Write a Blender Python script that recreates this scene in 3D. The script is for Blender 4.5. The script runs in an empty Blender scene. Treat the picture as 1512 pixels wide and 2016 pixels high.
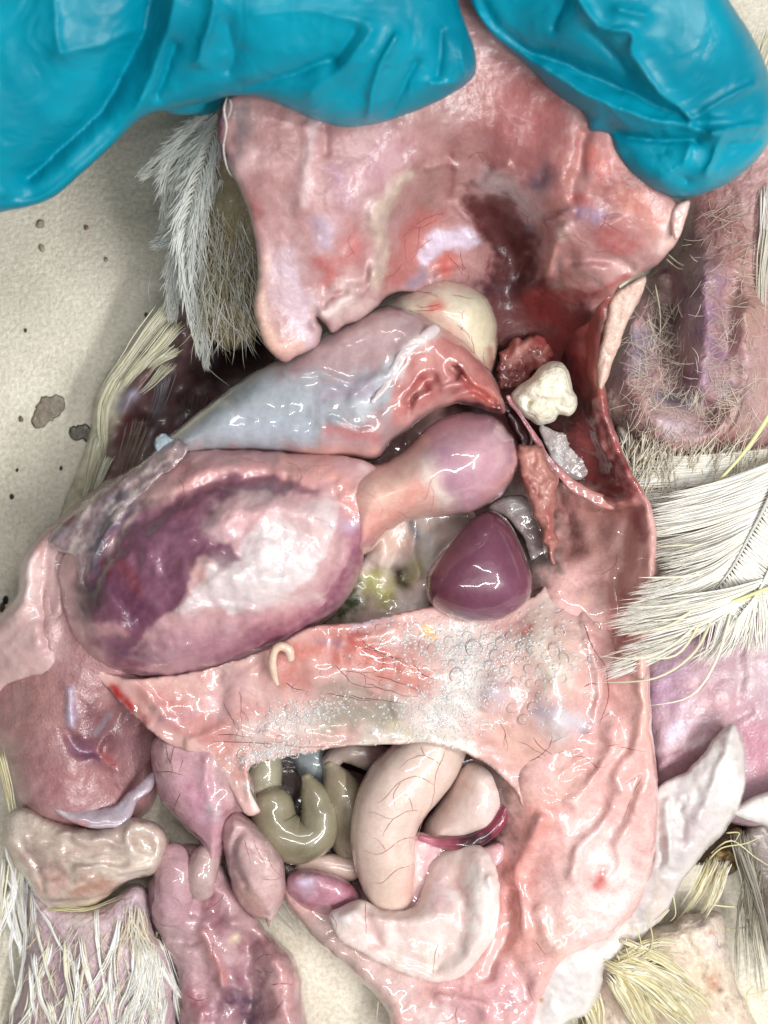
import bpy, math, random
import numpy as np
from mathutils import Vector
rng = np.random.RandomState(7); random.seed(7)
scene = bpy.context.scene
# ------------------------------------------------------------------ camera, light, exposure
K = 0.000125          # metres per unit; x,y of the builders run like the photo's pixels on the board, z is height
H = 3200.0            # camera height above the board in units
cam = bpy.data.cameras.new('camera'); camo = bpy.data.objects.new('camera', cam)
scene.collection.objects.link(camo); scene.camera = camo
camo.location = (0, 0, H*K); camo.rotation_euler = (0, 0, 0)
cam.sensor_fit = 'VERTICAL'; cam.sensor_height = 24; cam.lens = 12.0/(1008.0/H)
cam.clip_start = 0.01; cam.clip_end = 50
cam.dof.use_dof = True; cam.dof.focus_distance = (H-240)*K; cam.dof.aperture_fstop = 9.0
world = bpy.data.worlds.new('World'); scene.world = world; world.use_nodes = True
world.node_tree.nodes['Background'].inputs[0].default_value = (0.93, 0.97, 1.0, 1)
world.node_tree.nodes['Background'].inputs[1].default_value = 0.095
def tube_light(name, x, y, z, power, lx, ly, rz):
    l = bpy.data.lights.new(name, 'AREA'); l.shape = 'RECTANGLE'; l.size = lx; l.size_y = ly
    l.energy = power; l.color = (1.0, 0.99, 0.975)
    o = bpy.data.objects.new(name, l); scene.collection.objects.link(o)
    o.location = (x, y, z)
    o.rotation_euler = (Vector((0, 0, 0)) - Vector((x, y, z))).to_track_quat('-Z', 'Y').to_euler()
    o.rotation_euler.rotate_axis('Z', rz)
    return o
tube_light('ceiling_tube_light', 0.62, -0.30, 1.0, 14.0, 0.9, 0.05, math.radians(8))
tube_light('ceiling_tube_light', 0.12, 0.24, 1.15, 3.9, 0.8, 0.035, math.radians(8))
tube_light('ceiling_tube_light', 0.08, -0.50, 1.15, 4.7, 0.8, 0.035, math.radians(8))
scene.view_settings.view_transform = 'Standard'; scene.view_settings.look = 'None'
scene.view_settings.exposure = 0.1; scene.view_settings.gamma = 1.0
scene.render.engine = 'CYCLES'

# ------------------------------------------------------------------ numeric helpers
def lin(h):
    h = h.lstrip('#'); c = np.array([int(h[i:i+2], 16)/255 for i in (0, 2, 4)])
    return np.where(c <= 0.04045, c/12.92, ((c+0.055)/1.055)**2.4)
def Wp(x, y, z):
    x = np.asarray(x, float); y = np.asarray(y, float); z = np.asarray(z, float)
    f = (H-z)/H
    return np.stack([(x-756)*f*K, (1008-y)*f*K, z*K], -1)
_perm = np.random.RandomState(3).permutation(256); _perm = np.concatenate([_perm, _perm, _perm])
_ga = np.random.RandomState(5).rand(256)*2*np.pi; _gx = np.cos(_ga); _gy = np.sin(_ga)
def pn(x, y):
    xi = np.floor(x).astype(int); yi = np.floor(y).astype(int); xf = x-xi; yf = y-yi
    xi &= 255; yi &= 255
    u = xf*xf*xf*(xf*(xf*6-15)+10); v = yf*yf*yf*(yf*(yf*6-15)+10)
    def g(a, b, dx, dy):
        h = _perm[_perm[a]+b]; return _gx[h]*dx+_gy[h]*dy
    a = g(xi, yi, xf, yf); b = g(xi+1, yi, xf-1, yf); c = g(xi, yi+1, xf, yf-1); d = g(xi+1, yi+1, xf-1, yf-1)
    return (a+(b-a)*u)*(1-v)+(c+(d-c)*u)*v
def fbm(x, y, s, o=4, seed=0):
    t = 0; a = 1.0; f = 1.0/s
    for i in range(o):
        t = t+a*pn(x*f+17.3*i+seed*7.77, y*f+5.1*i+seed*3.3); a *= .5; f *= 2.03
    return t
def crom(pts, closed, step):
    P = np.array(pts, float); n = len(P)
    if n < 3 and not closed:
        L = np.linalg.norm(P[-1]-P[0]); k = max(2, int(L/step)+1); t = np.linspace(0, 1, k)[:, None]
        return P[0]*(1-t)+P[-1]*t
    out = []
    rngi = range(n) if closed else range(n-1)
    for i in rngi:
        if closed: p0, p1, p2, p3 = P[i-1], P[i], P[(i+1) % n], P[(i+2) % n]
        else: p0, p1, p2, p3 = P[max(i-1, 0)], P[i], P[i+1], P[min(i+2, n-1)]
        k = max(1, int(np.linalg.norm((p2-p1)[:2])/step)+1)
        t = (np.arange(k)/k)[:, None]
        out.append(0.5*((2*p1)+(-p0+p2)*t+(2*p0-5*p1+4*p2-p3)*t*t+(-p0+3*p1-3*p2+p3)*t**3))
    if not closed: out.append(P[-1:])
    return np.concatenate(out)
def seg_dist(x, y, poly, closed):
    """distance to polyline, closest point"""
    A = poly; B = np.roll(poly, -1, 0) if closed else poly[1:]
    if not closed: A = poly[:-1]
    bd = np.full(x.shape, 1e18); bx = np.zeros_like(x); by = np.zeros_like(x)
    for (ax, ay), (cx, cy) in zip(A, B):
        dx = cx-ax; dy = cy-ay; L = dx*dx+dy*dy+1e-9
        t = np.clip(((x-ax)*dx+(y-ay)*dy)/L, 0, 1)
        qx = ax+t*dx; qy = ay+t*dy; d = (x-qx)**2+(y-qy)**2
        m = d < bd
        bd = np.where(m, d, bd); bx = np.where(m, qx, bx); by = np.where(m, qy, by)
    return np.sqrt(bd), bx, by
def inside(x, y, poly):
    c = np.zeros(x.shape, bool); A = poly; B = np.roll(poly, -1, 0)
    for (ax, ay), (bx, by) in zip(A, B):
        if ay == by: continue
        c ^= ((ay > y) != (by > y)) & (x < (bx-ax)*(y-ay)/(by-ay)+ax)
    return c
def sdist(x, y, poly):
    d, qx, qy = seg_dist(x, y, poly, True)
    return np.where(inside(x, y, poly), d, -d), qx, qy
class TPS:
    def __init__(s, pts):
        P = np.array(pts, float); s.P = P; n = len(P)
        if n == 1: s.c = P[0, 2]; return
        s.c = None
        def U(r2): return r2*np.log(r2+1e-9)
        sc = 1000.0; X = P[:, :2]/sc
        d2 = ((X[:, None]-X[None])**2).sum(-1)
        A = U(d2)+np.eye(n)*0.004
        if n < 4:
            s.idw = True; return
        s.idw = False
        Q = np.concatenate([np.ones((n, 1)), X], 1)
        M = np.zeros((n+3, n+3)); M[:n, :n] = A; M[:n, n:] = Q; M[n:, :n] = Q.T
        s.w = np.linalg.lstsq(M, np.concatenate([P[:, 2], np.zeros(3)]), rcond=None)[0]; s.X = X; s.sc = sc; s.U = U
    def __call__(s, x, y):
        if s.c is not None: return np.full(x.shape, s.c)
        if s.idw:
            ws = 0; v = 0
            for px, py, pz in s.P:
                w = 1/((x-px)**2+(y-py)**2+400); ws = ws+w; v = v+w*pz
            return v/ws
        v = s.w[-3]+s.w[-2]*x/s.sc+s.w[-1]*y/s.sc
        for (px, py), w in zip(s.X, s.w[:-3]):
            v = v+w*s.U((x/s.sc-px)**2+(y/s.sc-py)**2)
        return v
def dpts(x, y, pts):
    P = np.array(pts, float)
    if P.ndim == 1 or len(P) == 1:
        P = P.reshape(-1, 2); return np.hypot(x-P[0, 0], y-P[0, 1])
    if len(P) > 2: P = crom(P, False, 14)
    return seg_dist(x, y, P, False)[0]
def paint(x, y, base, cols, seed=0):
    """tissue pigment, in places with shade painted in: base + patches ('hex', points, radius, strength) or ('hex', 'area', polygon, soft, strength)"""
    c = np.tile(lin(base), (len(x), 1))
    wx = fbm(x, y, 46, 3, seed+1); wy = fbm(x, y, 46, 3, seed+2); w2 = fbm(x, y, 15, 3, seed+3)
    for q in cols:
        k = lin(q[0])
        if q[1] == 'area':
            poly = crom(q[2], True, 14); soft = q[3]; st = q[4]
            mg = soft*4+20; ii = np.nonzero((x > poly[:, 0].min()-mg) & (x < poly[:, 0].max()+mg) & (y > poly[:, 1].min()-mg) & (y < poly[:, 1].max()+mg))[0]
            if not len(ii): continue
            wm = max(soft*1.4, 13); d = sdist(x[ii]+wx[ii]*wm, y[ii]+wy[ii]*wm, poly)[0]+w2[ii]*max(soft*.8, 4)
            t = np.clip(d/(2*soft)+.5, 0, 1); w = (st*t*t*(3-2*t))[:, None]
            c[ii] = c[ii]*(1-w)+k*w; continue
        else:
            r = q[2]; st = q[3]; am = min(r*.9, 40); pp = np.array(q[1], float).reshape(-1, 2); mg = 2.3*r+am*1.2
            ii = np.nonzero((x > pp[:, 0].min()-mg) & (x < pp[:, 0].max()+mg) & (y > pp[:, 1].min()-mg) & (y < pp[:, 1].max()+mg))[0]
            if not len(ii): continue
            d = dpts(x[ii]+wx[ii]*am, y[ii]+wy[ii]*am, q[1])/r
            w = np.clip(st*np.exp(-d*d)*np.clip(1+.5*w2[ii], 0, 1.4), 0, 1)[:, None]
            c[ii] = c[ii]*(1-w)+k*w; continue
        w = np.clip(w, 0, 1)[:, None]
        c = c*(1-w)+k*w
    return c

def blotches(n, box, ang, L, r, pal, st, seed, da=.4):
    """random short streaks of pigment"""
    q = random.Random(seed); out = []
    for _ in range(n):
        x = q.uniform(box[0], box[2]); y = q.uniform(box[1], box[3]); a = ang+q.gauss(0, da); l = L*q.uniform(.3, 1.2)
        out.append((q.choice(pal), [(x, y), (x+math.cos(a)*l, y+math.sin(a)*l)], r*q.uniform(.5, 1.4), st*q.uniform(.4, 1)))
    return out

# ------------------------------------------------------------------ object helpers
col = scene.collection
def tag(o, label=None, cat=None, group=None, kind=None):
    if label: o['label'] = label
    if cat: o['category'] = cat
    if group: o['group'] = group
    if kind: o['kind'] = kind
    return o
def empty(name, x, y, z, label, cat):
    o = bpy.data.objects.new(name, None); col.objects.link(o); o.location = Wp(x, y, z)
    o.empty_display_size = 0.02
    return tag(o, label, cat)
def put(o, parent):
    if parent is None: return
    o.parent = parent
    if parent.type == 'EMPTY': o.location = -parent.location
def mesh_obj(name, V, F, mat, parent=None, C=None, smooth=True):
    me = bpy.data.meshes.new(name)
    V = np.asarray(V, np.float32); n = len(V)
    me.vertices.add(n); me.vertices.foreach_set('co', V.ravel())
    F = [np.asarray(f, np.int32) for f in (F if isinstance(F, list) else [F])]
    nl = sum(f.size for f in F); npol = sum(len(f) for f in F)
    me.loops.add(nl); me.polygons.add(npol)
    me.loops.foreach_set('vertex_index', np.concatenate([f.ravel() for f in F]))
    tot = np.concatenate([np.full(len(f), f.shape[1], np.int32) for f in F])
    st = np.concatenate([[0], np.cumsum(tot)[:-1]]).astype(np.int32)
    me.polygons.foreach_set('loop_start', st)
    if smooth: me.polygons.foreach_set('use_smooth', np.ones(npol, bool))
    me.update(calc_edges=True); me.validate()
    if C is not None:
        a = me.color_attributes.new('Col', 'FLOAT_COLOR', 'POINT')
        c4 = np.ones((n, 4), np.float32); c4[:, :3] = C; a.data.foreach_set('color', c4.ravel())
    if mat: me.materials.append(mat)
    o = bpy.data.objects.new(name, me); col.objects.link(o); put(o, parent)
    return o
class Relief: pass
def relief(name, outline, zc, base, mat, parent=None, edge=50, drop=60, under=None, feats=(), cols=(), nz=(5, 60), h=6, seed=0, ol=(2.2, 34), warp=14, sharp=False, floor=1.0):
    """a solid piece of tissue: outline, crown heights zc, rounded rim of the given width and drop, and a rounded underside"""
    poly = crom(outline, True, 9 if ol[0] < 4 else 5); poly = poly+np.stack([fbm(poly[:, 0], poly[:, 1], ol[1], 3, seed+50), fbm(poly[:, 0], poly[:, 1], ol[1], 3, seed+51)], 1)*ol[0]*1.6
    R = Relief(); R.poly = poly; tps = TPS(zc if isinstance(zc, (list, tuple)) else [(0, 0, zc)])
    F = [(crom(f[0], False, 12) if len(f[0]) > 2 else np.array(f[0], float), f[1], f[2]) for f in feats]
    ed = edge; dt = TPS(drop) if isinstance(drop, list) else None
    DR = (lambda x, y: np.clip(dt(x, y), 2, 400)) if dt else (lambda x, y: drop)
    def ztop(x, y, sd=None):
        if sd is None: sd = sdist(x, y, poly)[0]
        t = np.clip(sd/ed, 0, 1); pr = np.sqrt(np.clip(1-(1-t)**2, 0, 1))
        z = tps(x, y)-DR(x, y)*(1-pr)
        wx = fbm(x, y, 60, 2, seed+11)*warp; wy = fbm(x, y, 60, 2, seed+12)*warp
        for P, w, a in F:
            mg = 2.4*w+14
            ii = np.nonzero((x > P[:, 0].min()-mg) & (x < P[:, 0].max()+mg) & (y > P[:, 1].min()-mg) & (y < P[:, 1].max()+mg))[0]
            if not len(ii): continue
            xs = x[ii]+wx[ii]; ys = y[ii]+wy[ii]
            d = (np.hypot(xs-P[0, 0], ys-P[0, 1]) if len(P) == 1 else seg_dist(xs, ys, P, False)[0])/w
            z[ii] += a*(np.exp(-d*1.5) if sharp else np.exp(-d*d))*np.clip(t[ii]*2.2, 0, 1)
        if nz: z = z+nz[0]*fbm(x, y, nz[1], 4, seed)*np.clip(t*2.5, 0, 1)
        return np.maximum(z, floor+1)
    R.z = lambda x, y: ztop(np.asarray(x, float), np.asarray(y, float))
    x0, y0 = poly.min(0)-2*h; x1, y1 = poly.max(0)+2*h
    nx = int((x1-x0)/h)+2; ny = int((y1-y0)/(h*.866))+2
    jj, ii = np.mgrid[0:ny, 0:nx]
    X = (x0+(ii+.5*(jj % 2))*h).ravel(); Y = (y0+jj*h*.866).ravel()
    inn = inside(X, Y, poly); sd = np.where(inn, 1e3, -1e3); qx = X.copy(); qy = Y.copy()
    # exact distance only where it matters (outside the ring it is not used)
    cg = 24.0; ci = (np.floor((X-x0)/cg)).astype(int); cj = (np.floor((Y-y0)/cg)).astype(int)
    ncx = ci.max()+1; cid = cj*ncx+ci; cxm = x0+(np.arange(ncx)+.5)*cg; cym = y0+(np.arange(cj.max()+1)+.5)*cg
    CX, CY = np.meshgrid(cxm, cym); cd = seg_dist(CX.ravel(), CY.ravel(), poly, True)[0]
    near = np.nonzero((cd[cid] < 18+np.where(inn, ed, 2*h)) & (inn | (cd[cid] < 18+2*h)))[0]
    a_, b_, c_ = sdist(X[near], Y[near], poly); sd[near] = a_; qx[near] = b_; qy[near] = c_
    ins = sd > .4*h
    idx = np.arange(nx*ny).reshape(ny, nx)
    T = []
    for r in (0, 1):
        a = idx[r:-1:2, :-1]; b = idx[r:-1:2, 1:]; c = idx[r+1::2, :-1][:len(a)]; d = idx[r+1::2, 1:][:len(a)]
        if r == 0: T += [np.stack([a, c, b], -1).reshape(-1, 3), np.stack([b, c, d], -1).reshape(-1, 3)]
        else: T += [np.stack([a, c, d], -1).reshape(-1, 3), np.stack([a, d, b], -1).reshape(-1, 3)]
    T = np.concatenate(T); T = T[ins[T].any(1)]
    used = np.unique(T); mp = np.full(nx*ny, -1); mp[used] = np.arange(len(used)); T = mp[T]
    X = X[used]; Y = Y[used]; ins = ins[used]; sd = sd[used]
    X = np.where(ins, X, qx[used]); Y = np.where(ins, Y, qy[used]); sd = np.where(ins, sd, 0)
    Z = ztop(X, Y, sd)
    if under is None: under = 60 if dt else drop*.8
    t = np.clip(sd/ed, 0, 1); pr = np.sqrt(np.clip(1-(1-t)**2, 0, 1))
    rimz = tps(X, Y)-DR(X, Y)
    ZB = np.maximum(rimz-under*pr, floor); ZB = np.minimum(ZB, Z-1.5*np.clip(sd/3, 0, 1))
    n = len(X); bi = np.arange(n); m = int(ins.sum()); bi[ins] = n+np.arange(m)
    V = np.concatenate([Wp(X, Y, Z), Wp(X[ins], Y[ins], ZB[ins])])
    C = paint(X, Y, base, cols, seed); C = np.concatenate([C, C[ins]])
    T2 = bi[T][:, ::-1]
    keep = ~(np.all(~ins[T], 1))
    o = mesh_obj(name, V, [np.concatenate([T[keep], T2[keep]])], mat, parent, C)
    R.o = o
    return R
def sweep(pts, step=7, seg=18, nz=0, seed=0, flat=1.0, caps=True):
    """tube through (x,y,z,r)"""
    P = crom(pts, False, step); C = P[:, :3]; r = P[:, 3]
    Tn = np.gradient(C, axis=0); Tn /= np.linalg.norm(Tn, axis=1)[:, None]+1e-9
    up = np.array([0, 0, 1.]); S = np.cross(Tn, up); ln = np.linalg.norm(S, axis=1)
    S[ln < 1e-3] = (1, 0, 0); S /= np.linalg.norm(S, axis=1)[:, None]; U = np.cross(S, Tn)
    if caps:
        k0 = min(5, len(C)-1)
        for e in (0, 1):
            a = 0 if e == 0 else -1; dirn = -Tn[0] if e == 0 else Tn[-1]
            ts = np.array([.35, .65, .87, 1.0]); nc = C[a]+dirn*(r[a]*ts)[:, None]*.9; nr = r[a]*np.sqrt(np.clip(1-ts**2, 0.0004, 1))
            if e == 0:
                C = np.concatenate([nc[::-1], C]); r = np.concatenate([nr[::-1], r]); S = np.concatenate([np.repeat(S[:1], 4, 0), S]); U = np.concatenate([np.repeat(U[:1], 4, 0), U]); Tn = np.concatenate([np.repeat(Tn[:1], 4, 0), Tn])
            else:
                C = np.concatenate([C, nc]); r = np.concatenate([r, nr]); S = np.concatenate([S, np.repeat(S[-1:], 4, 0)]); U = np.concatenate([U, np.repeat(U[-1:], 4, 0)])
    a = np.arange(seg)/seg*2*np.pi
    Q = C[:, None]+r[:, None, None]*(np.cos(a)[None, :, None]*S[:, None]+flat*np.sin(a)[None, :, None]*U[:, None])
    n = len(C); Q = Q.reshape(-1, 3)
    if nz:
        nn = fbm(Q[:, 0]+Q[:, 2]*.7, Q[:, 1]-Q[:, 2]*.4, 40, 3, seed)*nz
        ce = np.repeat(C, seg, 0); dd = Q-ce; Q = Q+dd/(np.linalg.norm(dd, axis=1)[:, None]+1e-6)*nn[:, None]
    i, j = np.mgrid[0:n-1, 0:seg]; j2 = (j+1) % seg
    F = np.stack([i*seg+j, i*seg+j2, (i+1)*seg+j2, (i+1)*seg+j], -1).reshape(-1, 4)
    return Q, F
def tube(name, pts, base, mat, parent, cols=(), seg=20, nz=2, seed=0, flat=1.0, step=7):
    Q, F = sweep(pts, step, seg, nz, seed, flat)
    C = paint(Q[:, 0], Q[:, 1], base, cols, seed)
    o = mesh_obj(name, Wp(Q[:, 0], np.array(Q[:, 1]), np.maximum(Q[:, 2], 1)), [F[:, ::-1]], mat, parent, C)
    return o
def tube_z(pts):
    P = crom(pts, False, 6)
    def z(x, y):
        x = np.asarray(x, float); y = np.asarray(y, float)
        d = (x[:, None]-P[None, :, 0])**2+(y[:, None]-P[None, :, 1])**2
        hh = P[None, :, 2]+np.sqrt(np.clip(P[None, :, 3]**2-d, 0, None))
        hh = np.where(d < P[None, :, 3]**2, hh, -1)
        return hh.max(1)
    return z
def strands(name, S, mat, parent, cols, flat=.45, kind=None, seg=5, jitter=.12, label=None):
    """S: list of (points(x,y,z), width0, width1[, colour index]); tapered solid filaments in one mesh"""
    VV = []; FF = []; CC = []; n0 = 0
    for s in S:
        pts = np.array(s[0], float); L = np.linalg.norm(np.diff(pts[:, :2], axis=0), axis=1).sum()
        P = crom(pts, False, max(5, L/14)); k = len(P); t = np.linspace(0, 1, k)
        r = (s[1]*(1-t)+s[2]*t)*.5*np.minimum(1, (1-t)*5+.12)*np.minimum(1, t*5+.25)
        Q, F = sweep(np.concatenate([P, r[:, None]], 1), 9e9, seg, 0, 0, flat, caps=False)
        Q[:, 2] = np.maximum(Q[:, 2], 1.0)
        VV.append(Wp(Q[:, 0], Q[:, 1], Q[:, 2])); FF.append(F[:, ::-1]+n0); n0 += len(Q)
        c = lin(cols[s[3]] if len(s) > 3 else random.choice(cols))*(1+jitter*rng.randn())
        CC.append(np.tile(np.clip(c, 0.01, .95), (len(Q), 1)))
    o = mesh_obj(name, np.concatenate(VV), [np.concatenate(FF)], mat, parent, np.concatenate(CC))
    if kind: o['kind'] = kind
    if label: o['label'] = label
    return o
def branch(x, y, ang, L, r, depth, out, wob=.42, spread=36):
    n = max(4, int(L/9)); P = [(x, y)]; a = ang; cv = random.gauss(0, .12)
    for i in range(n):
        a += cv+random.gauss(0, wob)*.35; x += math.cos(a)*L/n; y += math.sin(a)*L/n; P.append((x, y))
        if depth > 0 and i > 0 and random.random() < .22:
            branch(x, y, a+math.radians(random.choice((-1, 1))*random.uniform(.5, 1.3)*spread), L*random.uniform(.3, .6), r*.65, depth-1, out, wob, spread)
    out.append((P, r))
def veins(name, zfun, lines, colr, mat, parent, off=.4, poly=None):
    S = []
    for P, r in lines:
        P = crom(np.array(P, float), False, 7)
        if poly is not None:
            m = inside(P[:, 0], P[:, 1], poly)
            if not m.all():
                k = int(np.argmin(m)) if not m.all() else len(P); P = P[:k]
        if len(P) < 3: continue
        P = P+np.stack([fbm(P[:, 0], P[:, 1], 26, 2, 5), fbm(P[:, 0], P[:, 1], 26, 2, 9)], 1)*3
        z = zfun(P[:, 0], P[:, 1])+off
        ok = z > 3
        if ok.sum() < 3: continue
        P = P[ok]; z = z[ok]
        S.append((np.concatenate([P, z[:, None]], 1), r*.95, r*.3))
    if not S: return None
    return strands(name, S, mat, parent, [colr], flat=.3, jitter=.15, kind='stuff', seg=4)

# ------------------------------------------------------------------ materials (procedural)
def nt(name):
    m = bpy.data.materials.new(name); m.use_nodes = True
    return m, m.node_tree.nodes, m.node_tree.links, m.node_tree.nodes['Principled BSDF']
def noise(N, Lk, co, scale, detail=3, rough=.5, dist=0):
    n = N.new('ShaderNodeTexNoise'); n.inputs['Scale'].default_value = scale; n.inputs['Detail'].default_value = detail
    n.inputs['Roughness'].default_value = rough; n.inputs['Distortion'].default_value = dist
    Lk.new(co.outputs['Object'], n.inputs['Vector']); return n
def tissue(name, rough=.42, coat=.7, crough=.06, sss=.18, b1=(220, .0006), b2=(900, .00018), mottle=.16, fibre=None, spec=.45):
    m, N, L, B = nt(name)
    co = N.new('ShaderNodeTexCoord'); at = N.new('ShaderNodeAttribute'); at.attribute_name = 'Col'
    n1 = noise(N, L, co, 330, 5, .62, .6); n2 = noise(N, L, co, 1400, 3, .6)
    mr = N.new('ShaderNodeMapRange'); mr.inputs[1].default_value = .3; mr.inputs[2].default_value = .7
    mr.inputs[3].default_value = 1-mottle; mr.inputs[4].default_value = 1+mottle; L.new(n1.outputs[0], mr.inputs[0])
    mr2 = N.new('ShaderNodeMapRange'); mr2.inputs[1].default_value = .3; mr2.inputs[2].default_value = .7
    mr2.inputs[3].default_value = 1-mottle*.6; mr2.inputs[4].default_value = 1+mottle*.6; L.new(n2.outputs[0], mr2.inputs[0])
    cb = N.new('ShaderNodeCombineColor')           # darker mottles are also redder
    pw = N.new('ShaderNodeMath'); pw.operation = 'POWER'; L.new(mr.outputs[0], pw.inputs[0]); pw.inputs[1].default_value = .7
    mu = N.new('ShaderNodeMath'); mu.operation = 'MULTIPLY'; L.new(mr.outputs[0], mu.inputs[0]); L.new(mr2.outputs[0], mu.inputs[1])
    mq = N.new('ShaderNodeMath'); mq.operation = 'MULTIPLY'; L.new(pw.outputs[0], mq.inputs[0]); L.new(mr2.outputs[0], mq.inputs[1])
    L.new(mq.outputs[0], cb.inputs[0]); L.new(mu.outputs[0], cb.inputs[1]); L.new(mu.outputs[0], cb.inputs[2])
    mx = N.new('ShaderNodeMix'); mx.data_type = 'RGBA'; mx.blend_type = 'MULTIPLY'; mx.inputs[0].default_value = 1
    L.new(at.outputs['Color'], mx.inputs[6]); L.new(cb.outputs[0], mx.inputs[7]); L.new(mx.outputs[2], B.inputs['Base Color'])
    B.inputs['Roughness'].default_value = rough; B.inputs['Specular IOR Level'].default_value = spec
    B.inputs['Coat Weight'].default_value = coat; B.inputs['Coat Roughness'].default_value = crough; B.inputs['Coat IOR'].default_value = 1.5
    if name in ('wet_flesh', 'fluid_film', 'smooth_fat'):
        nw = noise(N, L, co, 42, 2, .5); mw = N.new('ShaderNodeMapRange'); mw.inputs[1].default_value = .36; mw.inputs[2].default_value = .5; mw.inputs[3].default_value = coat*.25; mw.inputs[4].default_value = coat; L.new(nw.outputs[0], mw.inputs[0]); L.new(mw.outputs[0], B.inputs['Coat Weight'])
    if sss > 0:
        B.inputs['Subsurface Weight'].default_value = sss; B.inputs['Subsurface Radius'].default_value = (1, .5, .42); B.inputs['Subsurface Scale'].default_value = .0016
    nb1 = noise(N, L, co, b1[0], 1.2, .45, .7); nb2 = noise(N, L, co, b2[0], 3, .55, .3)
    u1 = N.new('ShaderNodeBump'); u1.inputs['Distance'].default_value = b1[1]; u1.inputs['Strength'].default_value = 1; L.new(nb1.outputs[0], u1.inputs['Height'])
    u2 = N.new('ShaderNodeBump'); u2.inputs['Distance'].default_value = b2[1]; u2.inputs['Strength'].default_value = 1; L.new(nb2.outputs[0], u2.inputs['Height']); L.new(u1.outputs[0], u2.inputs['Normal'])
    last = u2
    if fibre:
        mp = N.new('ShaderNodeMapping'); mp.inputs['Rotation'].default_value = (0, 0, fibre[0]); mp.inputs['Scale'].default_value = (1, .12, 1)
        L.new(co.outputs['Object'], mp.inputs[0]); nf = N.new('ShaderNodeTexNoise'); nf.inputs['Scale'].default_value = fibre[1]; nf.inputs['Detail'].default_value = 3
        L.new(mp.outputs[0], nf.inputs['Vector']); u3 = N.new('ShaderNodeBump'); u3.inputs['Distance'].default_value = fibre[2]; L.new(nf.outputs[0], u3.inputs['Height']); L.new(u2.outputs[0], u3.inputs['Normal']); last = u3
    L.new(last.outputs[0], B.inputs['Normal']); L.new((last if fibre else u1).outputs[0], B.inputs['Coat Normal'])
    return m
M_wet = tissue('wet_flesh', b1=(120, .0013), b2=(700, .00014), coat=1, crough=.04, sss=.12)
M_film = tissue('fluid_film', rough=.3, coat=1, crough=.03, b1=(120, .0016), b2=(420, .00022), mottle=.08, sss=.15)
M_dull = tissue('drying_flesh', sss=.1, rough=.5, coat=.4, crough=.14, b1=(130, .0006), b2=(900, .0001), mottle=.1)
M_breast = tissue('breast_muscle', sss=.1, rough=.48, coat=.35, crough=.16, b1=(150, .0005), b2=(900, .00012), mottle=.12, fibre=(.15, 420, .00016))
M_fat = tissue('smooth_fat', rough=.4, coat=.8, crough=.05, b1=(110, .0010), b2=(600, .00014), mottle=.08, sss=.15)
M_smooth = tissue('taut_serosa', rough=.35, coat=1, crough=.02, b1=(70, .0004), b2=(900, .00006), mottle=.1)
M_muscle = tissue('muscle', rough=.42, coat=.6, crough=.1, b1=(180, .0006), b2=(1500, .0002), mottle=.14, fibre=(.3, 700, .00013))
M_gore = tissue('torn_bloody_flesh', rough=.3, coat=1, crough=.04, b1=(240, .0022), b2=(900, .0006), mottle=.35)
M_skin = tissue('bare_skin', rough=.5, coat=.3, crough=.2, b1=(320, .0008), b2=(1300, .0003), mottle=.12)
M_crumb = tissue('crumbly_curd', rough=.6, coat=.25, crough=.2, b1=(420, .0006), b2=(1500, .0003), mottle=.12, sss=.35)
def strand_material():
    m, N, L, B = nt('feather_keratin'); at = N.new('ShaderNodeAttribute'); at.attribute_name = 'Col'; out = N['Material Output']
    L.new(at.outputs['Color'], B.inputs['Base Color']); B.inputs['Roughness'].default_value = .5; B.inputs['Specular IOR Level'].default_value = .3
    tl = N.new('ShaderNodeBsdfTranslucent'); L.new(at.outputs['Color'], tl.inputs[0]); mx = N.new('ShaderNodeMixShader'); mx.inputs[0].default_value = .08
    L.new(B.outputs[0], mx.inputs[1]); L.new(tl.outputs[0], mx.inputs[2]); L.new(mx.outputs[0], out.inputs[0]); return m
M_strand = strand_material()
M_vein = tissue('blood_vessel', rough=.4, coat=.8, crough=.08, sss=0, b1=(500, .0001), b2=(2000, .0001), mottle=.2)
# ------------------------------------------------------------------ the board
def board_material():
    m, N, L, B = nt('beige_pressed_board')
    co = N.new('ShaderNodeTexCoord'); n1 = noise(N, L, co, 60, 6, .65); n2 = noise(N, L, co, 900, 4, .7); n3 = noise(N, L, co, 18, 4, .6)
    r = N.new('ShaderNodeValToRGB'); e = r.color_ramp.elements
    e[0].position = .36; e[0].color = (*lin('#bcb29d'), 1); e[1].position = .65; e[1].color = (*lin('#f0eada'), 1)
    ad = N.new('ShaderNodeMath'); ad.operation = 'MULTIPLY_ADD'; L.new(n2.outputs[0], ad.inputs[0]); ad.inputs[1].default_value = .55
    m1 = N.new('ShaderNodeMath'); m1.operation = 'MULTIPLY_ADD'; L.new(n1.outputs[0], m1.inputs[0]); m1.inputs[1].default_value = .3
    m2 = N.new('ShaderNodeMath'); m2.operation = 'MULTIPLY'; L.new(n3.outputs[0], m2.inputs[0]); m2.inputs[1].default_value = .2
    L.new(m2.outputs[0], m1.inputs[2]); L.new(m1.outputs[0], ad.inputs[2]); L.new(ad.outputs[0], r.inputs[0]); L.new(r.outputs[0], B.inputs['Base Color'])
    B.inputs['Roughness'].default_value = .75
    u = N.new('ShaderNodeBump'); u.inputs['Distance'].default_value = .0004; L.new(n2.outputs[0], u.inputs['Height']); L.new(u.outputs[0], B.inputs['Normal'])
    return m
M_board = board_material()
V = [(x*.42, y*.42, z) for z in (-.012, 0) for x, y in ((-1, -1), (1, -1), (1, 1), (-1, 1))]
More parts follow.
